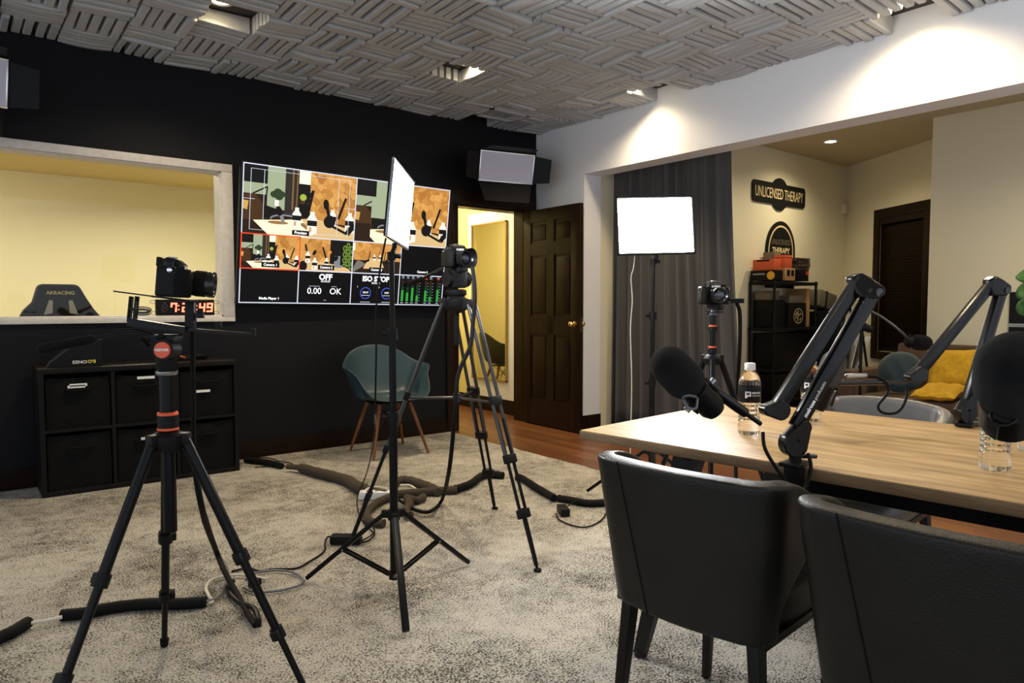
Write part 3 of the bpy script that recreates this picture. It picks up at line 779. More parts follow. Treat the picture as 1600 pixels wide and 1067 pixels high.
mb = MB(); mb.use('white_print').text("EZNCI", .024, mat4((ox+.142, oy-.0508, CZ+.026), Matrix.Rotation(PI/2, 3, 'X')), 1.1, bold=.0006)
mb.use(mat('yellow_print', srgb(225, 205, 70), .5)).text("O'II", .026, mat4((ox+.205, oy-.0508, CZ+.027), Matrix.Rotation(PI/2, 3, 'X')), 1.1, bold=.001); mb.build('lettering', None, t, 0)
# cable bundle on the unit
mb = MB()
for k in range(4):
    mb.tube([(1.21+.115*math.cos(a*PI/8)+.01*k+.02*math.sin(a+k), 5.08+.03*math.sin(a*PI/8)+k*.012, CZ+.008+.012*((a+k) % 3)) for a in range(17)], .0055, 6, 3)
t = thing('cable_bundle', 'tied bundle of black and orange cables lying on the storage unit', 'cable', (1.23, 5.1, CZ))
mb.build('cable_loops', 'cable', t, 60)
MB().tube([(1.10, 5.06, CZ+.03), (1.13, 5.05, CZ+.036), (1.17, 5.05, CZ+.03), (1.2, 5.06, CZ+.02)], .006, 6, 4).build('orange_plug', mat('dull_orange', srgb(170, 70, 30), .5), t, 60)

# ================================================================== TEAL ARMCHAIR
def shell_armchair(loc, rz, label, skin='teal_shell'):
    t = thing('shell_armchair', label, 'armchair', loc, rz)
    half = [V(p) for p in ((0, -.275, .425), (.12, -.272, .428), (.195, -.25, .438), (.245, -.205, .475), (.272, -.15, .535), (.292, -.09, .600), (.335, -.045, .652), (.352, .03, .664), (.322, .11, .676), (.28, .18, .705), (.215, .24, .762), (.115, .275, .803), (0, .285, .815))]
    def rim(a):                                    # a = 0 at the front (-y), PI at the back
        d = abs(((a+PI) % (2*PI))-PI)/PI*12; sg = 1 if math.sin(a) >= 0 else -1
        i = min(int(d), 11); q = d-i
        mir = lambda p: V((-p.x, p.y, p.z))
        A = half[i-1] if i > 0 else mir(half[1]); B_ = half[i]; C = half[i+1]; E_ = half[i+2] if i < 11 else mir(half[11])
        p = .5*((2*B_) + (C-A)*q + (2*A-5*B_+4*C-E_)*q*q + (3*B_-A-3*C+E_)*q**3)
        return V((p.x*sg, p.y, p.z))
    def f(u, v):
        a = 2*PI*u; r = rim(a)
        d = abs(((a+PI) % (2*PI))-PI)/PI
        base = V((r.x*.70, r.y*.66 if r.y > 0 else r.y*.8, 0))
        q = v
        if q < .6:
            s_ = q/.6; p = base*s_; p.z = .425 - .02*(1-s_*s_) ; 
            if d < .3: p.z = .425 - .02*(1-s_*s_)
            return p
        s_ = (q-.6)/.4; k12 = d*12; w = max(0, 1-abs(k12-6.6)/2.6); w = w*w*(3-2*w)
        e = s_**(.75*(1-w)+2.1*w); p = base.lerp(V((r.x, r.y, 0)), e)
        p.z = .425 + (r.z-.425)*(s_**(1.5*(1-w)+.85*w))
        return p
    mb = MB(); mb.grid(f, 72, 18, True)
    mb.v = [ROOT[t]@p for p in mb.v]
    o = mb.build('seat_shell', skin, t, 180)
    modif(o, 'SOLIDIFY', thickness=.008, offset=0); modif(o, 'SUBSURF', levels=1, render_levels=1)
    RT = ROOT[t]
    for sx in (-1, 1):
        for sy in (-1, 1):
            m = MB(); m.cyl(RT@V((sx*.125, sy*.11, .385)), RT@V((sx*.225, sy*.215, .0)), .0165, .010, 14); m.build('leg', 'walnut', t, 60)
    m = MB()
    for a, b in (((-.125, -.11, .385), (.19, .18, .13)), ((.125, -.11, .385), (-.19, .18, .13)), ((-.125, .11, .385), (.19, -.18, .13)), ((.125, .11, .385), (-.19, -.18, .13))):
        m.cyl(RT@V(a), RT@V(b), .004, .004, 8)
    m.b2(RT@V((0, 0, .388))-V((.14, .12, .004)), RT@V((0, 0, .388))+V((.14, .12, .004))); m.build('wire_brace', 'black_metal', t, 40)
    return t
shell_armchair((2.575, 4.775, .024), math.radians(-3), 'teal plastic shell armchair on wooden dowel legs against the dark wall')

shell_armchair((3.56, 7.02, .0), math.radians(-75), 'dark shell armchair seen reflected in the passage mirror', mat('dark_green_plastic', (.022, .028, .022), .45))
# ================================================================== MIRROR AND PASSAGE
mb = MB().b2((WX-.02, 5.50, .152), (WX-.0005, 6.47, 2.14), .003)
struct(mb, 'trim_2', 'white_wall', 30)
t = thing('wall_mirror', 'tall narrow mirror in a thin gold frame in the passage', 'mirror', (WX-.03, 6.05, .34))
ya, yb, za, zb = 5.76, 6.385, .34, 2.02
MB().b2((WX-.034, ya+.014, za+.014), (WX-.030, yb-.014, zb-.014)).build('glass', 'mirror', t, 0)
mb = MB()
for lo, hi in (((ya, za), (ya+.016, zb)), ((yb-.016, za), (yb, zb)), ((ya, za), (yb, za+.016)), ((ya, zb-.016), (yb, zb))): mb.b2((WX-.044, lo[0], lo[1]), (WX-.0205, hi[0], hi[1]))
mb.build('frame', 'gold_frame', t, 0)

# ================================================================== CAMERAS, TRIPODS, LIGHTS
def photo_camera(loc, direction, label, hood, zl=1.):
    d = V(direction).normalized(); t = thing('photo_camera', label, 'camera', loc)
    left = V((0, 0, 1)).cross(d).normalized(); up = d.cross(left)
    R = Matrix((d, left, up)).transposed(); Mc = mat4(loc, R)
    def bx(m, lo, hi, bev=.004):
        lo, hi = V(lo), V(hi); m.box(Mc@((lo+hi)/2), hi-lo, R, bev, 3)
    def cy(m, p0, p1, r0, r1=None, seg=24): m.cyl(Mc@V(p0), Mc@V(p1), r0, r1, seg)
    m = MB(); bx(m, (-.030, -.066, .0), (.022, .068, .082), .008)
    pts = [(-.034, .078), (-.024, .100), (-.012, .107), (.014, .103), (.028, .092), (.030, .072)]
    Mh = Mc @ mat4((0, .034, 0), Matrix((V((1, 0, 0)), V((0, 0, 1)), V((0, -1, 0)))).transposed())
    m.prism(pts, Mh, .062)
    bx(m, (-.042, -.018, .080), (-.030, .020, .106), .004)
    m.build('body', 'black', t, 35)
    m = MB(); m.lathe([(.018, .002), (.0225, .006), (.024, .03), (.023, .062), (.018, .078)], Mc@mat4((.030, -.050, 0)) @ Matrix.Diagonal((1.25, .8, 1, 1)), 20); m.build('grip', 'rubber', t, 60)
    for p0, p1, rr in (((-.004, -.044, .082), (-.004, -.044, .094), .012), ((-.012, .052, .082), (-.012, .052, .092), .011), ((.026, -.05, .080), (.030, -.05, .087), .008)):
        m = MB(); cy(m, p0, p1, rr); m.build('dial', 'black_metal', t, 40)
    m = MB(); bx(m, (-.014, -.009, .106), (.006, .009, .110), .001); m.build('hot_shoe', 'grey_metal', t, 0)
    m = MB()
    for s_ in (-1, 1): m.lathe([(.004, 0), (.0065, .002), (.0065, .005), (.004, .006)], Mc@mat4((.004, s_*.067, .072), frame_from(V((0, s_, 0)))), 12)
    m.build('strap_lug', 'chrome', t, 40)
    Ml = Mc@mat4((.022, .006, .044), frame_from(V((1, 0, 0)), V((0, 0, 1)))) @ Matrix.Diagonal((1, 1, zl, 1))
    m = MB(); m.lathe([(.033, 0), (.034, .006), (.029, .010), (.029, .018), (.0345, .022), (.0345, .052), (.036, .054), (.036, .064), (.0345, .066), (.033, .066), (.027, .060), (.024, .058)], Ml, 32, False)
    ln = m.build('lens', 'black_gloss', t, 40)
    m = MB(); m.sph(Ml@V((0, 0, .050)), (.0275, .0275, .010), Ml.to_3x3()); m.build('front_glass', mat('coated_glass', (.012, .012, .03), .03, coat=1), ln, 60)
    m = MB(); m.lathe([(.0352, .026), (.0358, .028), (.0358, .046), (.0352, .048)], Ml, 40, False); m.build('focus_ring', 'rubber', ln, 30)
    if hood:
        m = MB()
        def hf(u, v):
            a = 2*PI*u; L = .030 + .010*math.cos(2*a)
            r = .0365 + .010*v; return Ml@V((r*math.cos(a), r*math.sin(a), .060 + L*v))
        m.grid(hf, 40, 4, True); o = m.build('lens_hood', 'black', t, 60); modif(o, 'SOLIDIFY', thickness=.002)
    m = MB(); m.text('LUMIX', .0125, Mc@mat4((.0300, .003, .0835), Matrix((V((0, 1, 0)), V((0, 0, 1)), V((1, 0, 0)))).transposed()), 1.1, bold=.0004); m.build('lettering', 'white_print', t, 0)
    return t

def tripod_leg(root, p0, p1, r=.014, clamps=(.45, .74), m='black_tube'):
    p0, p1 = V(p0), V(p1); q = [p0.lerp(p1, c) for c in clamps]; pts = [p0, *q, p1]
    mb = MB()
    for k in range(len(pts)-1):
        mb.cyl(pts[k], pts[k+1], r*(1-.19*k), None, 14)
    lg = mb.build('leg', m, root, 50)
    ax = (p1-p0).normalized()
    for k, c in enumerate(q):
        mb = MB(); mb.cyl(c-ax*.022, c+ax*.012, r*(1.42-.2*k), None, 14)
        sd = ax.cross(V((0, 0, 1))).normalized(); mb.box(c - ax*.006 + sd*r*1.5, (.014, .022, .026), frame_from(ax, sd), .003); mb.build('leg_clamp', 'black', lg, 40)
    mb = MB(); mb.cyl(p1-ax*.028, p1-ax*.002, r*.95, r*.8, 12); mb.build('rubber_foot', 'rubber', lg, 40)
    return lg
def ground(c, R, a0, z=.024):
    return [V((c[0]+R*math.cos(a0+2*PI*k/3), c[1]+R*math.sin(a0+2*PI*k/3), z)) for k in range(3)]

# ---- tripod at the left with its pan head and rails
cA = V((.452, 2.13, 0)); azA = math.atan2(cA.y, cA.x)
t = thing('camera_tripod', 'black photo tripod with orange pan-head disc and long handle at the left', 'tripod', (cA.x, cA.y, .022))
hubA = D(263, 686, 1.955); cAx = V((hubA.x, hubA.y, 0)); hz = hubA.z
for p in ground(cAx, .385, azA+math.radians(4)):
    o = (p-cAx).normalized(); tripod_leg(t, V((cAx.x, cAx.y, hz))+o*.045, p, .0148)
mb = MB(); C0 = V((cAx.x, cAx.y, 0))
mb.lathe([(.022, hz-.035), (.04, hz-.03), (.046, hz-.008), (.046, hz+.012), (.034, hz+.02), (.024, hz+.024)], mat4(C0), 24)
for p in ground(cAx, .385, azA+math.radians(4)):
    o = (p-cAx); o.z = 0; o.normalize(); mb.box(C0+V((0, 0, hz+.002))+o*.045, (.03, .03, .034), rotz(math.atan2(o.y, o.x)), .005)
mb.build('hub', 'black', t, 40)
zt = D(268, 585, 1.955).z
mb = MB(); mb.cyl(C0+V((0, 0, hz-.26)), C0+V((0, 0, hz+.03)), .0175, None, 20); mb.cyl(C0+V((0, 0, hz+.03)), C0+V((0, 0, zt)), .0215, None, 20); mb.build('centre_column', 'black_tube', t, 50)
mb = MB(); mb.use('black').lathe([(.024, hz+.024), (.0275, hz+.028), (.0275, hz+.068), (.024, hz+.072)], mat4(C0), 24)
mb.use('orange').lathe([(.0278, hz+.026), (.0285, hz+.028), (.0285, hz+.031), (.0278, hz+.033)], mat4(C0), 24); mb.lathe([(.0265, hz+.066), (.0278, hz+.069), (.0265, hz+.075), (.024, hz+.077)], mat4(C0), 24)
mb.build('column_collar', None, t, 40)
HA = 1.93
mb = MB(); mb.lathe([(.026, zt), (.029, zt+.004), (.029, zt+.01), (.024, zt+.012)], mat4(C0), 24); mb.build('head_plate', 'grey_metal', t, 40)
hc = V((C0.x, C0.y, D(262, 548, 1.955).z))
mb = MB(); mb.b2(V((C0.x-.024, C0.y-.024, zt+.01)), V((C0.x+.026, C0.y+.026, hc.z+.03)), .008)
dn = (-CF).normalized(); dn.z = 0; dn.normalize(); dl = -CR
dc = D(253, 547, 1.90)
mb.cyl(dc+CF*.055, dc+CF*.004, .029, .029, 24); mb.box(hc+V((0, 0, .035)), (.07, .06, .022), rotz(-YAW), .004); mb.build('pan_head', 'black', t, 40)
mb = MB(); mb.cyl(dc+CF*.004, dc-CF*.001, .0225, .0215, 28)
dk = mb.build('orange_disc', 'orange', t, 40)
dR = Matrix((CR, V((0, 0, 1)), -CF)).transposed()
MB().text('NEEWER', .0095, mat4(dc-CF*.0018, dR), 1, bold=.0003).build('lettering', 'white_print', dk, 0)
mb = MB(); mb.tube([D(250, 532, 1.93), D(236, 524, 1.92), D(205, 517, 1.90), D(180, 519, 1.88), D(142, 530, 1.85)], .0065, 10, 5)
hd = mb.build('pan_handle', 'black_metal', t, 60)
MB().capsule(D(142, 530, 1.85), D(66, 545, 1.79), .0115, .0125, 16).build('handle_grip', 'rubber', hd, 60)
mb = MB(); mb.cyl(D(231, 540, 1.92), D(222, 530, 1.90), .006, .008, 10); mb.cyl(D(245, 533, 1.93), D(252, 524, 1.9), .008, .008, 10); mb.build('lock_knob', 'black', t, 40)
rs = V((0, 0, 1))
mb = MB()
mb.beam(D(203, 503, 1.92), D(292, 517, 1.95), .022, .05, CF, .003); mb.beam(D(285, 514, 1.95), D(392, 522.5, 1.97), .009, .03, CF, .002)
mb.build('lower_rail', 'black_metal', t, 30)
mb = MB(); mb.cyl(D(396, 521, 1.96)-V((0, 0, .008)), D(396, 521, 1.96)+V((0, 0, .014)), .007, None, 12); mb.cyl(D(341, 511, 1.95), D(341, 503, 1.95), .010, None, 14); mb.cyl(D(313, 497, 1.95)-CR*.0, D(313, 489, 1.95), .011, .010, 14)
mb.build('rail_knob', 'black', t, 40)
mb = MB(); q = D(209, 463, 1.92); q2 = D(206, 503, 1.92)
for dx in (-4.5, 4.5): mb.beam(D(210+dx, 463, 1.92), D(206+dx, 503, 1.92), .004, .02, CF, .001)
mb.beam(D(204, 482, 1.92), D(214, 482, 1.92), .004, .02, CF, .001); mb.build('slotted_bracket', 'black_metal', t, 30)
mb = MB(); mb.beam(D(182, 455.5, 1.92), D(243, 463.5, 1.93), .004, .04, CF, .001); mb.beam(D(243, 463.5, 1.93), D(304, 471, 1.94), .0055, .06, CF, .001); mb.build('camera_plate', 'black_metal', t, 30)
mb = MB(); mb.beam(D(298, 472, 1.95), D(298, 517, 1.95), .026, .02, CF, .003); mb.build('riser', 'black', t, 30)
# the camera on it
dirA = (CR*.955 + CF*.25 + V((0, 0, -.08))).normalized()
photo_camera(D(268, 464.2, 1.93), dirA, 'black camera seen side-on above the red clock, on the left tripod', False, 1.3)

# ---- tripod in the middle with doubled legs
cB = (V(fl(840, 893, .024)) + V(fl(773, 795, .024)) + V(fl(545, 850, .024)))/3
feetB = [fl(840, 891, .024), fl(773, 794, .024), fl(547, 849, .024)]
t = thing('video_tripod', 'black video tripod with doubled legs and spreader in front of the doorway', 'tripod', (cB.x, cB.y, .022))
apex = D(713, 472, 3.29); 
for fp, hp in zip(feetB, (D(737, 476, 3.24), D(716, 480, 3.36), D(692, 474, 3.27))):
    ax = (fp-hp); side = ax.cross(V((0, 0, 1))).normalized()
    k1, k2 = hp+ax*.46, hp+ax*.60
    mb = MB()
    for s_ in (-1, 1): mb.cyl(hp+side*s_*.022, k2+side*s_*.022, .0085, None, 12)
    lg = mb.build('leg', 'grey_tube', t, 50)
    e1 = hp+ax*.38; mid = hp+ax*.80
    mb = MB()
    for s_ in (-1, 1): mb.cyl(k2+side*s_*.017-ax*.15, mid+side*s_*.017, .0075, None, 12)
    mb.cyl(mid-ax*.02, fp-ax.normalized()*.02, .0115, .0095, 12); mb.build('lower_tubes', 'black_tube', lg, 50)
    for c in (e1, k2, mid): 
        m2 = MB(); m2.box(c, (.062, .026, .04), frame_from(ax.normalized(), side), .005); m2.build('leg_clamp', 'black', lg, 40)
    m2 = MB(); m2.cyl(fp-ax.normalized()*.03, fp-ax.normalized()*.008, .006, None, 10); m2.lathe([(.004, .0), (.016, .0), (.018, .006), (.006, .012)], mat4(fp+V((0, 0, -.002))), 16); m2.build('swivel_foot', 'rubber', lg, 40)
zs = D(705, 622, 3.29).z
mb = MB(); ctr = V((apex.x, apex.y, zs))
for fp, hp in zip(feetB, (D(737, 476, 3.24), D(716, 480, 3.36), D(692, 474, 3.27))):
    k = (hp.z-zs)/(hp.z-fp.z); mb.cyl(ctr, hp.lerp(fp, k), .006, None, 8)
mb.cyl(ctr+V((0, 0, -.02)), ctr+V((0, 0, .02)), .018, None, 14); mb.build('spreader', 'grey_tube', t, 40)
mb = MB(); mb.lathe([(.026, -.05), (.05, -.035), (.062, -.012), (.062, .012), (.045, .02), (.038, .03)], mat4(apex), 26)
for hp in (D(737, 476, 3.24), D(716, 480, 3.36), D(692, 474, 3.27)): mb.box(hp.lerp(apex, .25), (.06, .05, .045), rotz(math.atan2((hp-apex).y, (hp-apex).x)), .006)
mb.build('bowl', 'black', t, 40)
mb = MB(); mb.cyl(apex+V((0, 0, -.20)), apex+V((0, 0, -.04)), .012, .014, 14); mb.build('bowl_handle', 'black', t, 40)
hB = D(715, 436, 3.29)
dB = (V((1.95, 1.0, 0))-V((1.86, 2.72, 0))).normalized(); lB = V((-dB.y, dB.x, 0))
mb = MB(); mb.lathe([(.044, .03), (.048, .035), (.048, .055), (.036, .06)], mat4(apex), 26); mb.box(V((apex.x, apex.y, hB.z)), (.075, .08, .085), rotz(math.atan2(dB.y, dB.x)), .012)
mb.cyl(V((apex.x, apex.y, hB.z))+lB*.065, V((apex.x, apex.y, hB.z))-lB*.06, .036, None, 24); zc = D(711, 418, 3.29).z
mb.box(V((apex.x, apex.y, zc-.012)), (.12, .05, .02), rotz(math.atan2(dB.y, dB.x)), .003); mb.build('fluid_head', 'black', t, 40)
mb = MB(); mb.tube([D(692, 419, 3.35), D(676, 427, 3.3), D(655, 438, 3.2)], .008, 10, 3); hd = mb.build('pan_handle', 'black_metal', t, 60)
MB().capsule(D(657, 437, 3.21), D(634, 444.5, 3.1), .012, .013, 14).build('handle_grip', 'rubber', hd, 60)
photo_camera(V((apex.x, apex.y, zc-.001)), CR*.56-CF*.82+V((0, 0, -.10)), 'black camera with petal lens hood on the doubled-leg tripod', True)

# ---- tripod in front of the curtain
hC = D(1113, 560, 3.28); C0 = V((hC.x, hC.y, 0)); hz = hC.z
t = thing('slim_tripod', 'black tripod with orange rings standing before the dark curtain', 'tripod', (C0.x, C0.y, .022))
azC = math.atan2(C0.y, C0.x)
for p in ground(C0, .40, azC+PI, .024):
    o = (p-C0); o.z = 0; o.normalize(); tripod_leg(t, V((C0.x, C0.y, hz))+o*.04, p, .0145)
mb = MB(); mb.lathe([(.02, hz-.03), (.036, hz-.026), (.042, hz), (.03, hz+.016), (.022, hz+.02)], mat4(C0), 24)
for p in ground(C0, .40, azC+PI, .0):
    o = (p-C0); o.z = 0; o.normalize(); mb.box(C0+V((0, 0, hz+.002))+o*.04, (.028, .028, .03), rotz(math.atan2(o.y, o.x)), .005)
mb.build('hub', 'black', t, 40)
zt = D(1113, 492, 3.28).z
mb = MB(); mb.cyl(C0+V((0, 0, hz-.3)), C0+V((0, 0, hz+.02)), .0135, None, 18); mb.cyl(C0+V((0, 0, hz+.02)), C0+V((0, 0, zt)), .0135, None, 18); cc = mb.build('centre_column', 'black_tube', t, 50)
m = MB(); m.text('GEEKOTO', .024, mat4(C0+V((0, 0, hz-.13))-CF*.0138, Matrix((V((0, 0, -1)), CR, -CF)).transposed()), 1.1, bold=.0008); m.build('lettering', 'white_print', cc, 0)
for z in (D(1113, 509, 3.28).z, D(1113, 542, 3.28).z, D(1113, 562, 3.28).z): MB().lathe([(.014, z-.004), (.0185, z-.003), (.0185, z+.003), (.014, z+.004)], mat4(C0), 20).build('orange_ring', 'orange', t, 40)
for z in (D(1113, 513, 3.28).z, D(1113, 547, 3.28).z): MB().lathe([(.014, z-.014), (.021, z-.012), (.021, z+.008), (.014, z+.01)], mat4(C0), 20).build('column_collar', 'black', t, 40)
mb = MB(); zb = D(1113, 480, 3.28).z
mb.lathe([(.014, zt-.004), (.026, zt-.002), (.026, zt+.01), (.015, zt+.014), (.014, zb-.012), (.024, zb-.006), (.024, zb+.006)], mat4(C0), 20)
mb.cyl(V((C0.x, C0.y, zt+.02)), V((C0.x, C0.y, zt+.02))+CR*.045, .008, .011, 12); mb.cyl(V((C0.x, C0.y, zb))+CR*.01, V((C0.x, C0.y, zb))+CR*.05, .006, .009, 12); mb.cyl(V((C0.x, C0.y, zt+.01)), V((C0.x, C0.y, zt+.01))-CR*.032, .006, .008, 12)
mb.build('ball_head', 'grey_tube', t, 40)
mb = MB(); zz = D(1113, 475.5, 3.28).z; mb.box(V((C0.x, C0.y, zz-.009)), (.06, .06, .016), rotz(-YAW), .003); mb.build('quick_plate', 'black', t, 30)
photo_camera(V((C0.x, C0.y, zz)), (V((1.55, .42, 0))-C0).normalized()+V((0, 0, -.03)), 'black camera facing the viewer in front of the dark curtain', False)
mb = MB(); mb.box(D(1148, 470, 3.30), (.075, .05, .022), rotz(-YAW), .004); mb.tube([D(1128, 466, 3.27), D(1136, 464, 3.26), D(1142, 469, 3.28)], .004, 8, 4); mb.tube([D(1128, 470, 3.27), D(1135, 474, 3.25), D(1142, 471, 3.28)], .004, 8, 4)
t2 = thing('cable_adapter', 'small black adapter box plugged into the side of the curtain camera', 'adapter', D(1148, 470, 3.30))
mb.build('adapter_body', 'black', t2, 40)
MB().tube([D(1151, 474, 3.30), D(1156, 490, 3.31), D(1156, 540, 3.33), D(1153, 600, 3.36), D(1150, 700, 3.4), fl(1150, 850, .031)], .009, 10, 6).build('cable', 'cable', t2, 60)

# ---- light stands
def light_stand(base, top, R, a0, label, z0=.022, hub=.30, foot=.06):
    t = thing('light_stand', label, 'light stand', (base.x, base.y, z0))
    H_ = top.z
    mb = MB(); B = V((base.x, base.y, 0))
    mb.cyl(B+V((0, 0, foot)), B+V((0, 0, .72)), .0165, None, 16); mb.cyl(B+V((0, 0, .72)), B+V((0, 0, H_-.28)), .0135, None, 16); mb.cyl(B+V((0, 0, H_-.28)), B+V((0, 0, H_)), .010, None, 14)
    mb.build('pole', 'black_tube', t, 50)
    for z in (.72, H_-.28):
        mb = MB(); mb.cyl(B+V((0, 0, z-.03)), B+V((0, 0, z+.012)), .021, None, 16); mb.cyl(B+V((0, 0, z-.01)), B+V((0, 0, z-.01))-CR*.042, .006, .010, 10); mb.build('collar', 'black', t, 40)
    mb = MB(); mb.cyl(B+V((0, 0, hub-.02)), B+V((0, 0, hub+.02)), .024, None, 18); 
    feet = ground(B, R, a0, z0+.004)
    for p in feet:
        o = (p-B); o.z = 0; o.normalize(); mb.box(B+V((0, 0, hub))+o*.03, (.04, .02, .03), rotz(math.atan2(o.y, o.x)), .003)
    mb.build('leg_hub', 'black', t, 40)
    MB().cyl(B+V((0, 0, foot)), B+V((0, 0, foot+.03)), .022, None, 16).build('brace_hub', 'black', t, 40)
    for p in feet:
        o = (p-B); o.z = 0; o.normalize(); s_ = V((-o.y, o.x, 0))
        h0 = B+V((0, 0, hub))+o*.04; mb = MB(); mb.beam(h0, p+V((0, 0, .012)), .018, .026, s_, .003); lg = mb.build('leg', 'black_tube', t, 40)
        mb = MB(); k = h0.lerp(p, .52)
        for q in (-1, 1): mb.beam(B+V((0, 0, foot+.015))+o*.02+s_*q*.008, k+s_*q*.008, .013, .004, s_, .0005)
        mb.build('brace', 'black_tube', lg, 30)
        mb = MB(); mb.cyl(k-s_*.014, k+s_*.014, .004, None, 8); mb.build('rivet', 'grey_metal', lg, 40)
    mb = MB(); T = B+V((0, 0, H_)); mb.cyl(T-V((0, 0, .005)), T+V((0, 0, .028)), .017, None, 14); mb.cyl(T+V((0, 0, .012)), T+V((0, 0, .012))+CR*.035, .005, .011, 10); mb.build('tilt_mount', 'black', t, 40)
    return t
def led_panel(tl, tr, br, bl, label, thick=.02, yoke=None):
    c = (tl+tr+br+bl)/4; t = thing('led_light_panel', label, 'studio light', c)
    x = (tr-tl).normalized(); y = (tl-bl); y = (y-x*y.dot(x)).normalized(); n = x.cross(y)
    w = ((tr-tl).length+(br-bl).length)/2; h = ((tl-bl).length+(tr-br).length)/2
    R = Matrix((x, y, n)).transposed()
    MB().box(c-n*thick*.5, (w+.022, h+.022, thick), R, .006).build('housing', 'black', t, 40)
    MB().box(c+n*.0015, (w, h, .003), R, .001).build('diffuser', 'led', t, 0)
    mb = MB()
    for a, b, cx, cyy in ((w+.026, .009, 0, h/2+.0085), (w+.026, .009, 0, -h/2-.0085), (.009, h+.01, -w/2-.0085, 0), (.009, h+.01, w/2+.0085, 0)): mb.box(c+x*cx+y*cyy+n*.001, (a, b, .010), R, .002)
    mb.build('frame_rim', 'grey_metal' if thick < .015 else 'black', t, 40)
    if yoke:
        mb = MB(); mb.tube([c-y*(h/2+.01)-n*.01, c-y*(h/2+.03)-n*.01, yoke], .010, 10, 3); mb.build('yoke', 'black', t, 50)
    return t
cL = V((1.300, 2.415, 0)); topL = D(612, 405, 2.70)
baseL = V((topL.x, topL.y, 0)); 
light_stand(baseL, topL, .385, math.atan2(-.36, -.154), 'black light stand in the middle of the rug under the tilted lit panel', .022, .33, .075)
led_panel(D(618, 256, 2.55), D(647, 291, 2.93), D(632, 381, 2.88), D(603, 364, 2.50), 'glowing white LED panel turned sideways on the centre light stand', .012, topL+V((0, 0, .02)))
topR = D(1021, 412, 3.92); baseR = V((topR.x, topR.y, 0))
light_stand(baseR, topR, .40, 1.9, 'black light stand behind the table in front of the dark curtain', .022, .32, .08)
led_panel(D(966, 311, 3.90), D(1083, 309, 3.92), D(1080, 394, 3.90), D(967, 395, 3.88), 'glowing white LED panel facing the viewer before the dark curtain', .020, topR+V((0, 0, .02)))
mb = MB(); mb.tube([D(992, 398, 3.93), D(990, 418, 3.95), D(986, 435, 3.95), D(988, 470, 3.95), D(985, 515, 3.95), D(987, 600, 3.97), D(985, 700, 4.0), fl(985, 790, .012)], .0028, 6, 5)
solo(mb, 'thin_cable', 'thin pale cable hanging from the lit panel before the curtain', 'cable', 'cable_white')
mb = MB(); mb.tube([D(603, 372, 2.52), D(594, 420, 2.55), D(588, 480, 2.56), D(588, 545, 2.56), D(586, 640, 2.6), D(584, 690, 2.64), fl(572, 742, .14), fl(559, 775, .085), fl(560, 800, .03), fl(572, 822, .03), fl(583, 833, .03), fl(563, 846, .035)], .0035, 7, 6)
solo(mb, 'thin_cable', 'thin black cord hanging from the sideways lit panel to the rug', 'cable', 'cable')

# ---- unlit panels with barn doors on the dark wall
def barn_light(c, yaw, tilt, w, h, label):
    t = thing('barn_door_light', label, 'studio light', c, 0, 'unlit panels with barn doors on the dark wall')
    n = V((math.sin(yaw)*math.cos(tilt), -math.cos(yaw)*math.cos(tilt), -math.sin(tilt))); x = V((math.cos(yaw), math.sin(yaw), 0)); y = n.cross(x)
    R = Matrix((x, y, n)).transposed(); c = V(c)
    MB().box(c-n*.03, (w+.03, h+.03, .055), R, .006).build('housing', 'black', t, 40)
    MB().box(c+n*.002, (w, h, .004), R).build('diffuser', 'lavender', t, 0)
    mb = MB()
    for a, b, cx, cyy in ((w+.02, .010, 0, h/2+.005), (w+.02, .010, 0, -h/2-.005), (.010, h, -w/2-.004, 0), (.010, h, w/2+.004, 0)): mb.box(c+x*cx+y*cyy+n*.003, (a, b, .012), R, .002)
    mb.build('rail', 'silver', t, 30)
    for sx, sy, L, W_, fl_ in ((-1, 0, .15, h, .35), (1, 0, .15, h, .5), (0, -1, .17, w, .35), (0, 1, .15, w, 1.15)):
        e = x*sx*(w/2+.018) + y*sy*(h/2+.018); out = (x*sx+y*sy); al = y if sx else x
        dv = out*math.cos(fl_*1.2) + n*math.sin(fl_*1.2)
        if sy > 0: dv = out*.25 + n*.95
        a = c+e; k = .30
        pts = [a-al*W_/2, a+al*W_/2, a+al*W_/2*(1-k*.5)+dv*L, a-al*W_/2*(1-k*.5)+dv*L]
        nn = (pts[1]-pts[0]).cross(pts[3]-pts[0]).normalized()*.0015
        m = MB(); m.add([p-nn for p in pts]+[p+nn for p in pts], [(3, 2, 1, 0), (4, 5, 6, 7), (0, 1, 5, 4), (1, 2, 6, 5), (2, 3, 7, 6), (3, 0, 4, 7)]); m.build('barn_door', 'black', t, 0)
    mb = MB(); mb.tube([c-n*.05-x*(w/2+.03), c-n*.10-x*(w/2+.03), c-n*.14]  , .007, 8, 3); mb.tube([c-n*.05+x*(w/2+.03), c-n*.10+x*(w/2+.03), c-n*.14], .007, 8, 3)
    mb.tube([c-n*.13, V((c.x, WY-.02, c.z+.05)), V((c.x, WY-.001, c.z+.05))], .012, 8, 2)
    mb.build('bracket', 'black_metal', t, 40)
    return t
barn_light(at(792, 262, 'Y', 5.02), math.radians(-12), math.radians(12), .52, .245, 'unlit LED panel with black barn doors above the doorway')
barn_light((.045, 4.97, 2.415), math.radians(14), math.radians(10), .46, .255, 'unlit LED panel with black barn doors above the window, cut by the left edge')

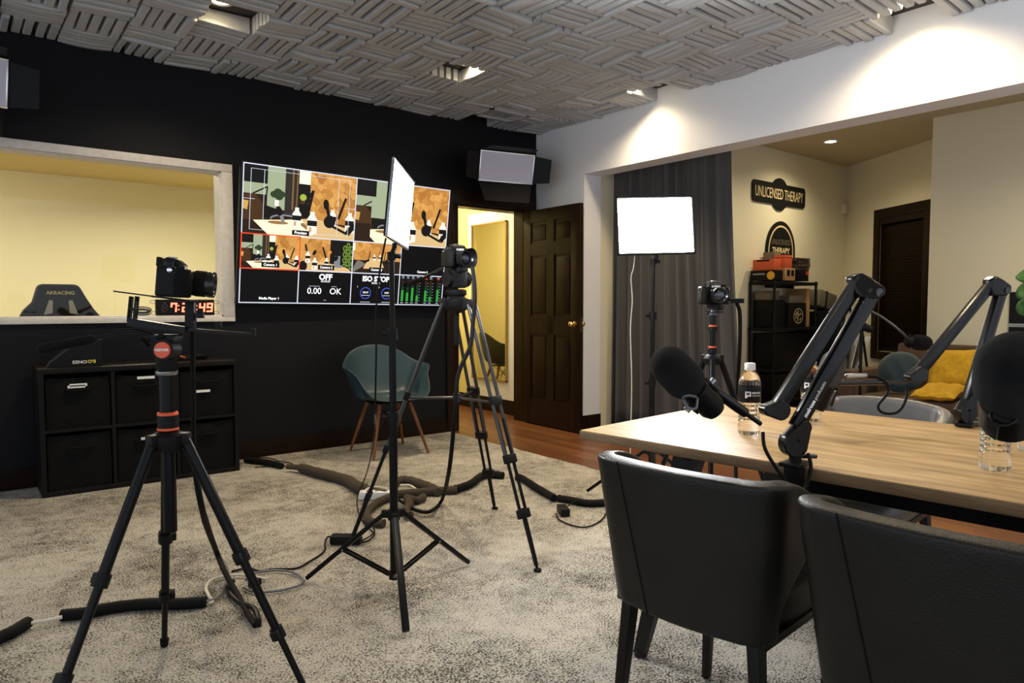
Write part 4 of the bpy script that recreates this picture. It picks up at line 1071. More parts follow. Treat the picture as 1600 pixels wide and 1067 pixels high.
# ================================================================== TABLE AND CHAIRS
TA = math.radians(5.86); TC = V((2.144, .617, 0))
TABLE = t = thing('meeting_table', 'long pale oak table with black slanted legs', 'table', TC, TA)
RT = ROOT[t]; Rz = rotz(TA)
mb = MB(); mb.use('table_edge').box(RT@V((0, 0, .735)), (.98, 2.1, .028), Rz, .003); mb.use('table').box(RT@V((0, 0, .7494)), (.974, 2.094, .003), Rz, .0012)
mb.build('tabletop', None, t, 30)
for sx in (-1, 1):
    for sy in (-1, 1):
        m = MB(); p0, p1 = RT@V((sx*.33, sy*.74, .72)), RT@V((sx*.36, sy*.90, .026))
        R = frame_from(p1-p0, Rz@V((1, 0, 0))); L = (p1-p0).length
        m.add([p0+R@V((x*k*.5, y*k*.8, z*L)) for z, k in ((0, .052), (1, .024)) for x, y in ((-1, -1), (1, -1), (1, 1), (-1, 1))], [(3, 2, 1, 0), (4, 5, 6, 7), (0, 1, 5, 4), (1, 2, 6, 5), (2, 3, 7, 6), (3, 0, 4, 7)])
        m.cyl(p1-V((0, 0, .002)), p1+V((0, 0, .016)), .019, .016, 14); m.build('leg', 'leg_black', t, 40)
m = MB()
for sy in (-1, 1): m.beam(RT@V((-.36, sy*.74, .705)), RT@V((.36, sy*.74, .705)), .03, .05, V((0, 0, 1)), .003)
for sx in (-1, 1): m.beam(RT@V((sx*.2, -.74, .705)), RT@V((sx*.2, .74, .705)), .03, .04, V((0, 0, 1)), .003)
m.build('under_frame', 'leg_black', t, 30)
m = MB(); m.box(RT@V((-.02, -.05, .655)), (.42, 1.05, .07), Rz, .006); m.build('cable_tray', 'black', t, 30)

def dining_chair(label, leather, loc, rz, group, arc=0):
    t = thing('dining_chair', label, 'chair', loc, rz, group); RT = ROOT[t]
    z0, z1 = .388, (.752 if not arc else .768)
    def plan(s, v, raw=False):                         # s in -1..1 round the back, v up
        hw = .207 + .041*v; rx = -.258 - .038*v; cr = .075
        ext = .004 + .125*max(0, min(1, (v-.22)/.38))**1.2 + .05*arc
        rear = hw-cr; Lc = cr*PI/2; tot = rear+Lc+ext
        if raw: s = s/tot
        d = abs(s)*tot; sg = 1 if s >= 0 else -1
        if d <= rear: x, y = rx - .014*(1-(d/rear)**2), d
        elif d <= rear+Lc: a = (d-rear)/cr; x, y = rx+cr-cr*math.cos(a), rear+cr*math.sin(a)
        else: x, y = rx+cr+(d-rear-Lc), hw
        return x, sg*y
    def f(u, v):
        s = u*2-1; x, y = plan(s, v)
        zz = z0+(z1-z0)*v - (.055+.06*arc)*max(0, (abs(s)-(.66-.6*arc))/(.34+.6*arc))**2*v
        return RT@V((x, y, zz))
    mb = MB(); mb.grid(f, 44, 16); o = mb.build('back_shell', leather, t, 180)
    modif(o, 'SOLIDIFY', thickness=.045, offset=-1.0, use_even_offset=True); modif(o, 'BEVEL', width=.014, segments=3, limit_method='ANGLE', angle_limit=math.radians(50))
    # seams down the outer back
    for sg in ((1,) if not arc else ()):
        mb = MB(); pts = []
        for k in range(15):
            v = 1-k/14; y = .075+.070*v; i0, i1 = plan(y, v, True), plan(y+.004, v, True)
            p = RT@V((*i0, z0+(z1-z0)*v)); q = RT@V((*i1, 0)) - RT@V((*i0, 0)); nn = V((q.y, -q.x, 0)).normalized()
            if nn.dot(p-RT@V((0, 0, p.z))) < 0: nn = -nn
            pts.append(p+nn*.0005)
        mb.tube(pts, .0016, 6, 2); mb.build('seam', 'rubber', t, 60)
    mb = MB()
    def seat(u, v):
        a = 2*PI*u; c, s = math.cos(a), math.sin(a); e = .55
        x = .245*math.copysign(abs(c)**e, c)+.03; y = .195*math.copysign(abs(s)**e, s)
        lv = [(1.0, .40), (1.03, .42), (1.03, .455), (.97, .478), (.8, .487), (.4, .49), (0.001, .491)]
        k = v*6; i = min(int(k), 5); q = k-i; r = lv[i][0]*(1-q)+lv[i+1][0]*q; z = lv[i][1]*(1-q)+lv[i+1][1]*q
        return RT@V((x*r, y*r, z))
    mb.grid(seat, 40, 12, True); mb.build('seat', leather, t, 60)
    mb = MB(); mb.box(RT@V((.0, 0, .388)), (.45, .40, .022), rotz(rz), .006); mb.build('seat_frame', 'leg_black', t, 40)
    for sx, sy in ((-1, -1), (-1, 1), (1, -1), (1, 1)):
        m = MB(); m.beam(RT@V((sx*.205 if sx < 0 else .19, sy*.168, .39)), RT@V((sx*.225, sy*.200, .0)), .036, .032, V((0, 1, 0)), .006)
        b = len(m.v)
        cN = RT@V((sx*.225, sy*.200, 0))
        for i in range(b):
            if m.v[i].z < .2+loc[2]*0 and (m.v[i]-cN).length < .06: m.v[i] = cN + (m.v[i]-cN)*.66; m.v[i].z = max(m.v[i].z, loc[2])
        m.build('leg', 'leg_black', t, 40)
    return t
CHG = 'leather chairs round the oak table'
dining_chair('black leather barrel-back chair seen from behind at the near corner of the table', 'leather', (1.547, 1.04, .022), TA, CHG)
dining_chair('black leather barrel-back chair cut by the right edge of the photo', 'leather', (1.545, .495, .022), TA-.03, CHG)
dining_chair('grey leather chair at the far side of the table, only its curved back showing', 'leather_grey', (2.535, 1.20, .022), PI+TA, CHG, 1)

# ---- water bottles
def bottle(loc, label, rz):
    t = thing('water_bottle', label, 'bottle', loc, rz, 'small water bottles on the table'); RT = ROOT[t]
    rib = []
    prof = [(.0, .003), (.018, .003), (.027, .000), (.032, .004), (.0335, .012), (.0322, .018)]
    z = .022
    while z < .096: w = .0022*math.sin((z-.02)/.08*PI); prof += [(.0340-w, z+.002), (.0342-w, z+.007), (.0312-w, z+.0115)]; z += .0135
    prof += [(.0335, .101), (.0335, .149), (.0325, .151), (.0335, .155), (.0325, .164), (.028, .178), (.020, .190), (.0140, .196), (.0135, .205), (.0, .205)]
    MB().lathe(prof, RT, 36, False).build('bottle_body', 'water', t, 60)
    lb = MB().lathe([(.0337, .101), (.0341, .102), (.0341, .148), (.0337, .149)], RT, 48, False).build('paper_label', 'label', t, 40)
    MB().lathe([(.0, .220), (.0145, .220), (.0160, .218), (.0165, .200), (.0155, .1985), (.0145, .1985)], RT, 32, False).build('cap', 'white', t, 40)
    r = .03435
    def bend(ang0):
        return lambda v: V((r*math.cos(ang0 + v.x/r), r*math.sin(ang0 + v.x/r), v.y))
    m = MB(); fwd = bend(0.0)
    m.use('white_print')
    for x0, x1, y0, y1 in ((-.019, -.002, .120, .135), (-.019, -.013, .115, .120)):
        n = 6; m.add([RT@fwd(V((x0+(x1-x0)*i/n, y, 0))) for y in (y0, y1) for i in range(n+1)], [(i, i+1, n+1+i+1, n+1+i) for i in range(n)])
    r = .03455
    m.use('label').text('M', .013, RT, 1, bold=.0005, bend=lambda v: bend(0)(V((v.x-.0105, v.y+.1275, 0))))
    m.use('white_print').text('MELROSE', .0072, RT, 1, 'LEFT', bend=lambda v: bend(0)(V((v.x+.001, v.y+.1310, 0))), bold=.0002)
    m.text('PODCASTS', .0065, RT, 1, 'LEFT', bend=lambda v: bend(0)(V((v.x+.001, v.y+.1225, 0))))
    m.build('label_print', None, lb, 0)
    return t
TZ = .7515
def face(p): return math.atan2(-p.y, -p.x)
for (px, py), lb, da in (((1170, 682), 'water bottle nearest the far corner of the table, beside the near microphone', .18), ((1266, 662), 'water bottle partly hidden behind the lettered boom arm', -.1),
                         ((1554, 737), 'water bottle below the big microphone at the right edge', -.1), ((1612, 708), 'water bottle cut off by the right edge of the photo', 0.)):
    p = at(px, py-4, 'Z', TZ); bottle(p, lb, face(p)+da)

# ---- microphones on boom arms
def joint(mb, c, n, w, r0, r1, d):
    """rounded housing: plate outline around c, elongated along d, thickness w across n"""
    d = (d - n*d.dot(n)).normalized(); R = Matrix((d, n.cross(d), n)).transposed()
    pts = []
    for k in range(9): a = PI/2 + PI*k/8; pts.append((r0*math.cos(a)-r0*.3, r0*math.sin(a)))
    for k in range(9): a = -PI/2 + PI*k/8; pts.append((r1*math.cos(a)+r0*1.0, r1*math.sin(a)))
    mb.prism(pts, mat4(c-n*w/2, R), w)
def boom_arm(base, j0, l0, l1, u0, u1, tip, label, text=.2, rod=None, far=False):
    t = thing('boom_microphone_mount', label, 'microphone arm', base, 0, 'boom arms clamped to the table')
    n = (l1-l0).cross(u1-u0).normalized()
    if n.dot(CF) > 0: n = -n
    edge = V((base.x, base.y, .75))
    mb = MB(); s_ = 1 if far else -1; ox = V((math.cos(TA), math.sin(TA), 0))*s_
    lx = (ROOT[TABLE].inverted()@edge).x*s_; q = .4985-lx; E0 = edge+ox*q            # the table's edge beside the post
    w_ = abs(q)+.07
    mb.box((edge+E0)/2+V((0, 0, .0085)), (w_, .05, .011), rotz(TA), .003); mb.box(E0+ox*.0+V((0, 0, -.028)), (.012, .05, .075), rotz(TA), .003); mb.box(E0+V((0, 0, -.070))-ox*.02, (.06, .05, .012), rotz(TA), .003)
    mb.cyl(E0-ox*.025+V((0, 0, -.066)), E0-ox*.025+V((0, 0, -.0305)), .007, None, 10); mb.build('table_clamp', 'black_metal', t, 30)
    mb = MB(); mb.cyl(edge+V((0, 0, .012)), V((edge.x, edge.y, j0.z-.01)), .015, None, 18); mb.build('post', 'black', t, 40)
    mb = MB(); pp = edge+V((0, 0, .026)); mb.box(pp+CR*.028, (.05, .014, .010), rotz(-YAW), .003); mb.build('lever', 'black_gloss', t, 40)
    mb = MB(); joint(mb, j0, n, .030, .035, .018, (l1-l0)); mb.cyl(j0-n*.019, j0+n*.019, .005, None, 12); o = mb.build('base_joint', 'arm_black', t, 40); modif(o, 'BEVEL', width=.003, segments=2, limit_method='ANGLE')
    mb = MB(); mb.use('arm_black').beam(l0, l1, .036, .024, n, .005); lo = mb.build('lower_arm', None, t, 40)
    if text:
        x = (l1-l0).normalized(); k = l0.lerp(l1, text); y = n.cross(x).normalized(); 
        mb = MB(); Mx = mat4(k+n*.0124, Matrix((x, y, n)).transposed())
        mb.text('melrose', .0145, Mx, 1, 'RIGHT', bold=.0006); mb.text('podcasts', .0145, Mx@Matrix.Translation((.003, 0, 0)), 1, 'LEFT', bold=-.0001); mb.build('lettering', 'white_print', lo, 0)
    mb = MB(); mb.beam(u0, u1, .034, .024, n, .005); mb.build('upper_arm', 'arm_black', t, 40)
    mb = MB(); e = (l1+u0)/2; dd = (l1-u0).normalized(); 
    R = Matrix((dd, n.cross(dd), n)).transposed(); hl = (l1-u0).length/2
    pts = [(-hl-.024, -.016), (-hl-.014, .014), (-hl*.3, .022), (hl+.008, .026), (hl+.020, .010), (hl+.018, -.012), (hl*.3, -.046), (-hl*.5, -.042)]
    if R.col[1].z < 0: pts = [(a, -b) for a, b in pts]
    mb.prism(pts, mat4(e-n*.016, R), .032); o = mb.build('elbow', 'arm_black', t, 30); modif(o, 'BEVEL', width=.006, segments=3, limit_method='ANGLE')
    mb = MB(); cp = l1+dd*.006; mb.cyl(cp-n*.018, cp+n*.018, .011, None, 16); mb.build('elbow_pin', 'grey_tube', t, 40)
    mb = MB(); joint(mb, u1, n, .030, .026, .014, (tip-u1)); o = mb.build('tip_joint', 'arm_black', t, 40); modif(o, 'BEVEL', width=.003, segments=2, limit_method='ANGLE')
    return t, n
def sm_mic(f0, f1, rf, b1, rb, label, m='foam_black', knob='grey_metal', group='broadcast microphones'):
    t = thing('studio_microphone', label, 'microphone', (f0+f1)/2, 0, group)
    MB().capsule(f0, f1, rf*.97, rf, 30).build('foam_windscreen', m, t, 80)
    ax = (f1-f0).normalized(); e = f1+ax*rf*.8
    MB().lathe([(rb*.9, 0), (rb*1.08, .004), (rb*1.08, .012), (rb, .016), (rb, (b1-e).length*.8), (rb*.75, (b1-e).length)], mat4(e, frame_from(ax)), 26).build('body', 'black', t, 40)
    sd = ax.cross(CF).normalized()
    mb = MB(); c = e.lerp(b1, .35)
    for s_ in (-1, 1):
        q = c+sd*s_*(rb+.004); mb.box(q, (.006, .016, .05), frame_from(ax, sd), .002)
    mb.build('yoke', 'black_metal', t, 40)
    for s_ in ((-1, 1) if knob else ()): MB().cyl(c+sd*s_*(rb+.006), c+sd*s_*(rb+.018), .008, .009, 14).build('yoke_knob', knob, t, 40)
    return t
# arm at the near edge
DJ = 1.735
bs = V((1.640, .905, .75)); j0 = D(1243, 686, DJ)
bs = V((j0.x, j0.y, .75))
ta, n1 = boom_arm(bs, j0, D(1243, 668, DJ), D(1364, 455, 1.77), D(1343, 437, 1.78), D(1212, 640, 1.74), D(1150, 640, 1.72), 'black boom arm with white lettering clamped at the near edge of the table')
r0, r1 = D(1188, 662, 1.73), D(1118, 612, 1.66)
mb = MB(); mb.cyl(r0, r0.lerp(r1, .35), .006, None, 12); mb.cyl(r0.lerp(r1, .35), r1, .0125, None, 16); mb.cyl(r1, D(1095, 598, 1.64), .015, .013, 16); mb.build('mic_rod', 'black_gloss', ta, 40)
MB().tube([D(1192, 675, 1.73), D(1195, 700, 1.72), D(1212, 730, 1.71), D(1232, 757, 1.70), D(1243, 785, 1.70), D(1250, 840, 1.72)], .0045, 8, 6).build('cable', 'cable', ta, 60)
MB().tube([D(1262, 708, 1.72), D(1267, 728, 1.71), D(1262, 752, 1.70), D(1255, 785, 1.70), D(1252, 840, 1.72)], .0045, 8, 6).build('cable', 'cable', ta, 60)
sm_mic(D(1047, 571, 1.60), D(1068, 592, 1.61), .047, D(1112, 633, 1.66), .031, 'black foam-covered microphone over the near corner of the table')
mb = MB(); mb.tube([D(1074, 632, 1.60), D(1067, 622, 1.58), D(1075, 618, 1.57), D(1088, 620, 1.58)], .003, 8, 5); mb.tube([D(1068, 624, 1.585), D(1074, 636, 1.58), D(1087, 638, 1.58), D(1090, 622, 1.59)], .003, 8, 5)
solo(mb, 'microphone_cable', 'short looped cable under the near corner microphone', 'cable', 'cable_grey')
# arm at the far edge
p2 = at(1516, 667, 'Z', .75); DJ2 = (p2-O).dot(CF)
j0 = D(1510, 640, DJ2); bs2 = V((j0.x, j0.y, .75))
ta, n2 = boom_arm(bs2, j0, D(1512, 626, DJ2), D(1565, 452, DJ2), D(1552, 440, DJ2), D(1432, 586, DJ2-.06), D(1400, 596, DJ2-.08), 'black boom arm with white lettering clamped at the far edge of the table', .36, None, True)
mb = MB(); mb.cyl(D(1418, 597, DJ2-.07), D(1380, 597, DJ2-.09), .005, None, 12); mb.cyl(D(1380, 597, DJ2-.09), D(1310, 598, DJ2-.12), .010, None, 14); mb.build('mic_rod', 'black_gloss', ta, 40)
MB().capsule(D(1324, 588, DJ2-.12), D(1352, 587, DJ2-.11), .009, .007, 14).build('preamp', 'grey_metal', ta, 60)
MB().tube([D(1352, 587, DJ2-.11), D(1370, 589, DJ2-.1), D(1386, 600, DJ2-.1), D(1386, 615, DJ2-.1), D(1372, 634, DJ2-.1), D(1380, 645, DJ2-.1), D(1402, 644, DJ2-.1), D(1415, 625, DJ2-.1), D(1417, 603, DJ2-.09)], .0045, 8, 6).build('cable', 'cable', ta, 60)
sm_mic(D(1303, 566, DJ2-.12), D(1294, 590, DJ2-.12), .038, D(1284, 640, DJ2-.10), .028, 'grey foam-covered microphone behind the lettered near boom arm', 'foam_grey')
# arm at the right, mostly outside the frame
j0 = V((1.715, .10, .80)); e1 = V((1.60, -.16, 1.16)); 
ta, n3 = boom_arm(V((1.715, .10, .75)), j0, j0+V((0, -.005, .02)), e1, e1+V((-.05, .03, .02)), V((1.27, .18, 1.06)), V((1.2, .22, 1.05)), 'black boom arm outside the right edge holding the big microphone', .4)
m0 = D(1586, 588, .905)
mb = MB(); mb.cyl(V((1.27, .18, 1.055)), D(1612, 640, .96), .011, None, 14); mb.build('mic_rod', 'black_gloss', ta, 40)
sm_mic(D(1589, 574, .89), D(1585, 598, .92), .0475, D(1592, 676, 1.0), .036, 'large black round foam-covered microphone at the right edge', 'foam_black', None)
mb = MB(); mb.tube([D(1554, 640, .93), D(1548, 650, .92), D(1556, 662, .91), D(1575, 663, .91), D(1600, 648, .92), D(1640, 640, .95)], .0022, 8, 6)
solo(mb, 'thin_cable', 'thin black cable curling below the large microphone at the right edge', 'cable', 'cable')

# ================================================================== CURTAIN
mb = MB()
def cf(u, v):
    z = .015 + 2.55*v; flare = (1-v)
    y = 4.615 - u*(1.24 + .17*flare**1.5)
    amp = .030 + .022*flare
    ph = u*2*PI*9.5 + .5*math.sin(u*11) + .25*flare*math.sin(u*7)
    x = 4.872 + amp*math.sin(ph) + .010*math.sin(2.3*ph+v*2) - .03*flare*math.sin(u*3)
    return V((x, y + .012*math.cos(ph)*1.2, z))
mb.grid(cf, 260, 14)
o = solo(mb, 'curtain', 'floor-length dark grey pleated curtain drawn across the left of the opening', 'curtain', 'curtain', None, 180)
modif(o, 'SOLIDIFY', thickness=.004)
mb = MB().cyl((4.872, 4.64, 2.575), (4.872, -1.5, 2.575), .012, None, 12)
solo(mb, 'curtain_rail', 'curtain rail behind the white beam', 'curtain rail', 'black_metal')

# ================================================================== BAY ROOM CONTENT
SY = BY-.006
def wallM(x, z, y=SY): return mat4((x, y, z), Matrix((V((1, 0, 0)), V((0, 0, 1)), V((0, -1, 0)))).transposed())
t = thing('wall_sign', 'black cut-out wall sign with a round middle reading UNLICENSED THERAPY', 'sign', (7.39, SY, 2.4))
mb = MB(); w_, h_, r_ = .545, .118, .182; pts = []
a0 = math.asin(h_/r_)
def arc(a, b, n): return [(r_*math.cos(a+(b-a)*i/n), r_*math.sin(a+(b-a)*i/n)) for i in range(n+1)]
cn = .03
pts = [(w_, -h_+cn), (w_, h_-cn), (w_-cn, h_)] + arc(a0, PI-a0, 20) + [(-w_+cn, h_), (-w_, h_-cn), (-w_, -h_+cn), (-w_+cn, -h_)] + arc(PI+a0, 2*PI-a0, 20) + [(w_-cn, -h_)]
mb.prism(pts, wallM(7.39, 2.40), .012); mb.build('board', 'sign_black', t, 30)
MB().text('UNLICENSED THERAPY', .165, wallM(7.39, 2.395, SY-.0125), .575, bold=.0).build('lettering', 'sign_letter', t, 0)
t = thing('arched_sign', 'black arched sign with a thin gold line reading UNLICENSED THERAPY', 'sign', (7.43, SY, 1.75))
mb = MB(); pts = [(-.30, -.42)] + [(.30, -.42)] + [(.30*math.cos(PI*i/24), .34*math.sin(PI*i/24)) for i in range(25)]
mb.prism(pts, wallM(7.43, 1.76), .014); mb.build('board', 'sign_black', t, 30)
mb = MB(); Mx = wallM(7.43, 1.76, SY-.0145)
op = [(-1, -.42)] + [(math.cos(PI-PI*i/24), None, math.sin(PI-PI*i/24)) for i in range(25)]
for i in range(24):
    a, b = PI-PI*i/24, PI-PI*(i+1)/24
    mb.poly([Mx@V((k*.30*math.cos(q), k*.34*math.sin(q), 0)) for k, q in ((.80, a), (.86, a), (.86, b), (.80, b))])
for s_ in (-1, 1): mb.poly([Mx@V((s_*x, y, 0)) for x, y in ((.24, -.36), (.258, -.36), (.258, 0), (.24, 0))])
mb.build('outline', 'sign_letter', t, 0)
mb = MB(); mb.use('brown_box').text('UNLICENSED', .085, Mx@Matrix.Translation((0, .10, 0)), .80); mb.use('sign_letter').text('THERAPY', .085, Mx@Matrix.Translation((0, .005, 0)), 1.0, bold=.003); mb.build('lettering', None, t, 0)
# storage rack
RX0, RX1, RY0, RY1, RZ = 6.80, 7.68, 4.115, 4.43, 1.40
t = thing('storage_rack', 'black metal shelf rack loaded with boxes beside the curtain', 'shelf rack', (7.24, 4.27, 0))
mb = MB()
for x in (RX0+.015, RX1-.015):
    for y in (RY0+.015, RY1-.015): mb.cyl((x, y, 0), (x, y, RZ+.01), .014, None, 12)
mb.build('post', 'black_tube', t, 50)
for z in (.12, .46, .90, RZ):
    mb = MB().b2((RX0, RY0, z-.035), (RX1, RY1, z), .004); mb.build('shelf', 'black', t, 30)
def carton(lo, hi, m, name, label, cat='box', extra=None):
    c = ((lo[0]+hi[0])/2, (lo[1]+hi[1])/2, lo[2]); t = thing(name, label, cat, c)
    MB().b2(lo, hi, .003).build('carton', m, t, 30)
    mid = (lo[1]+hi[1])/2
    if extra: extra(t, lo, hi)
    return t
def lidline(t, lo, hi): MB().b2((lo[0]-.001, lo[1]-.001, hi[2]-.03), (hi[0]+.001, hi[1]+.001, hi[2]-.026)).build('lid_seam', 'black', t, 0)
def tape(t, lo, hi): MB().cyl((lo[0]-.004, lo[1]+.05, lo[2]+.05), (lo[0]-.001, lo[1]+.05, lo[2]+.05), .045, None, 20).build('yellow_tag', mat('yellow_tag', srgb(228, 170, 40), .5), t, 40); MB().b2((lo[0]-.003, lo[1]+.12, lo[2]+.06), (lo[0], hi[1]-.03, lo[2]+.075)).build('stripe', 'grey_metal', t, 0)
def squares(t, lo, hi):
    mb = MB()
    for x in (.35, .75): xx = lo[0]+(hi[0]-lo[0])*x; mb.b2((xx-.028, lo[1]-.002, lo[2]+.05), (xx+.028, lo[1], lo[2]+.115))
    mb.build('printed_square', 'black', t, 0)
def whitearch(t, lo, hi): MB().b2((lo[0]-.002, lo[1]+.05, hi[2]-.02), (lo[0], hi[1]-.05, hi[2]-.005)).build('handle_slot', 'black', t, 0)
def redpatch(t, lo, hi): MB().b2((hi[0]-.06, lo[1]-.003, hi[2]-.05), (hi[0]-.005, lo[1], hi[2]-.01)).build('red_patch', mat('red_patch', srgb(200, 50, 30), .5), t, 0)
def emblem(t, lo, hi):
    mb = MB(); cx, cz = (lo[0]+hi[0])/2+.02, (lo[2]+hi[2])/2-.01
    Mx = wallM(cx, cz, lo[1]-.002)
    for i in range(28):
        a, b = 2*PI*i/28, 2*PI*(i+1)/28; mb.poly([Mx@V((k*1.15*math.cos(q), k*math.sin(q), 0)) for k, q in ((.075, a), (.084, a), (.084, b), (.075, b))])
    for pts in ([(-.06, -.03), (-.045, -.03), (-.03, .05), (-.045, .05)], [(-.02, -.06), (-.005, -.06), (.005, .06), (-.01, .06)], [(-.07, .01), (.0, .03), (.0, .042), (-.07, .022)], [(.01, .0), (.06, .02), (.06, .035), (.01, .015)], [(.03, -.05), (.06, -.03), (.05, -.02), (.025, -.035)]):
        mb.poly([Mx@V((x, y, 0)) for x, y in pts])
    mb.build('emblem', 'gold_paint', t, 0)
carton((6.815, 4.125, RZ+.011), (6.965, 4.42, RZ+.118), 'black', 'storage_box', 'black box with a round yellow tag on top of the shelf rack', 'box', tape)
carton((6.825, 4.15, RZ+.119), (6.96, 4.40, RZ+.235), 'orange_box', 'orange_box', 'orange carton stacked on the black box with the yellow tag', 'box', whitearch)
carton((7.06, 4.29, RZ+.011), (7.19, 4.425, RZ+.33), 'brown_box', 'carton_box', 'tall grey-brown carton standing behind the orange boxes', 'box')
carton((7.00, 4.125, RZ+.011), (7.21, 4.255, RZ+.145), 'cardboard', 'cardboard_box', 'plain cardboard box with two dark squares on the shelf rack', 'box', squares)
carton((7.005, 4.13, RZ+.146), (7.15, 4.25, RZ+.285), 'orange_box', 'orange_box', 'orange carton on top of the box with two dark squares', 'box', lidline)
carton((7.28, 4.13, RZ+.011), (7.50, 4.30, RZ+.13), 'black', 'storage_box', 'black box with a red patch under the stack of brown mailers', 'box', redpatch)
for k in range(7):
    w = .13+random.uniform(-.006, .012)
    mb = MB().box((7.40+random.uniform(-.012, .02), 4.215+random.uniform(-.006, .006), RZ+.131+.010+k*.0195), (2*w, .16, .017), rotz(random.uniform(-.06, .06)), .004)
    tag(mb.build('padded_mailer', 'envelope', None, 30), 'dark brown padded mailer stacked on the shelf rack', 'mailer', 'brown mailers stacked on the rack')
carton((7.10, 4.13, .902), (7.46, 4.40, 1.17), 'black', 'emblem_box', 'black box with a round gold emblem on the rack\'s second shelf', 'box', emblem)
carton((7.16, 4.15, 1.171), (7.44, 4.38, 1.25), 'brown_box', 'carton_box', 'flat grey-brown carton on the box with the gold emblem', 'box')
carton((7.50, 4.14, .902), (7.56, 4.40, 1.33), 'cardboard', 'flat_cardboard', 'upright folded cardboard at the right end of the rack', 'box')
carton((6.845, 4.15, .902), (7.06, 4.395, 1.20), 'black', 'storage_box', 'plain black box at the left end of the rack\'s second shelf', 'box')
carton((6.84, 4.20, 1.201), (7.03, 4.38, 1.30), 'brown_box', 'carton_box', 'small tan carton on the plain black box in the rack', 'box')
carton((6.845, 4.15, .462), (7.635, 4.395, .84), 'black', 'equipment_case', 'wide black equipment case on the rack\'s third shelf', 'case')
carton((6.845, 4.15, .122), (7.635, 4.395, .40), 'black', 'equipment_case', 'wide black equipment case on the rack\'s bottom shelf', 'case')
# carrying case on a stool by the rack
t = thing('carrying_case', 'olive-grey carrying case with dark straps right of the shelf rack', 'case', (7.95, 4.25, 1.1))
mb = MB().box((7.96, 4.25, 1.20), (.40, .24, .20), Matrix.Rotation(.18, 3, 'Y'), .03); mb.build('case_body', 'bag_grey', t, 40)
mb = MB().box((7.90, 4.25, 1.20), (.03, .25, .215), Matrix.Rotation(.18, 3, 'Y'), .003); mb.build('strap', 'black', t, 30)
t = thing('equipment_stack', 'dark equipment trunk standing on the floor under the olive-grey case', 'trunk', (7.97, 4.25, 0)); MB().b2((7.73, 4.11, .0), (8.24, 4.42, 1.07), .01).build('trunk', 'black', t, 30)
# thermostat
carton((8.84, 4.40, 2.30), (8.90, 4.449, 2.42), 'cream_wall', 'wall_sensor', 'small cream sensor box on the wall corner by the dark blind', 'sensor')
# rack of sheets
t = thing('magazine_rack', 'black triangular floor rack holding pale sheets behind the sofa', 'rack', D(1332, 560, 7.0)*1.0)
ROOT[t] = Matrix.Identity(4); t.location = (0, 0, 0)
bx_, by_ = D(1330, 560, 6.95).xy
t.location = (bx_, by_, 0); ROOT[t] = mat4((bx_, by_, 0))
cx3 = V((bx_, by_, 0)); sx3 = CR
mb = MB()
for s_ in (-1, 1):
    for q in (-.09, .09):
        fq = V((CF.x, CF.y, 0))*q
        mb.cyl(cx3+sx3*s_*.20+fq, cx3+fq+V((0, 0, 1.12))+sx3*s_*.02, .012, None, 8)
    mb.cyl(cx3+sx3*s_*.125-V((CF.x, CF.y, 0))*.09+V((0, 0, .42)), cx3+sx3*s_*.125+V((CF.x, CF.y, 0))*.09+V((0, 0, .42)), .008, None, 8)
for z in (.28, .52): 
    for q in (-.09, .09): mb.cyl(cx3-sx3*.16*(1.12-z)/.9+V((CF.x, CF.y, 0))*q+V((0, 0, z)), cx3+sx3*.16*(1.12-z)/.9+V((CF.x, CF.y, 0))*q+V((0, 0, z)), .008, None, 8)
mb.build('frame', 'black_tube', t, 40)
for k in range(5):
    c = cx3+sx3*(-.085+k*.042)+V((0, 0, .68)); mb = MB().box(c, (.006, .15, .34), Matrix.Rotation(-YAW, 3, 'Z')@Matrix.Rotation((k-2)*.10+.2, 3, 'Y'))
    tag(mb.build('loose_sheet', 'brown_box' if k % 2 else 'white', None, 0), 'pale thin sheet filed upright in the black triangular rack', 'sheet', 'sheets in the triangular rack')
# boom microphone on a floor stand
sb = D(1346, 520, 5.7); 
t = thing('microphone_stand', 'dark floor stand with a boom and microphone in front of the dark blind', 'microphone stand', (sb.x, sb.y, 0)); B = V((sb.x, sb.y, 0))
topz = D(1346, 490, 5.7).z
mb = MB(); mb.cyl(B+V((0, 0, .05)), B+V((0, 0, topz)), .012, None, 12); mb.build('pole', 'black_tube', t, 40)
for p in ground(B, .26, .6, .006): m = MB(); m.cyl(B+V((0, 0, .12)), p, .009, None, 8); m.build('leg', 'black_tube', t, 40)
mb = MB(); mb.tube([D(1350, 482, 5.72), D(1375, 494, 5.68), D(1400, 512, 5.62), D(1418, 528, 5.58)], .012, 10, 3); mb.build('boom', 'brass' if False else 'grey_tube', t, 50)
mb = MB(); mb.sph(D(1352, 481, 5.71), .04); mb.capsule(D(1344, 508, 5.69), D(1358, 514, 5.66), .035, .03, 14); mb.build('clutch', 'black', t, 60)
mb = MB(); mb.tube([D(1362, 490, 5.68), D(1365, 500, 5.66), D(1361, 510, 5.66)], .006, 8, 4); mb.build('cable', 'cable', t, 60)
sm_mic(D(1444, 536, 5.55), D(1434, 535, 5.55), .062, D(1414, 531, 5.58), .04, 'black microphone on the floor stand boom above the sofa', 'foam_black', 'black', None)
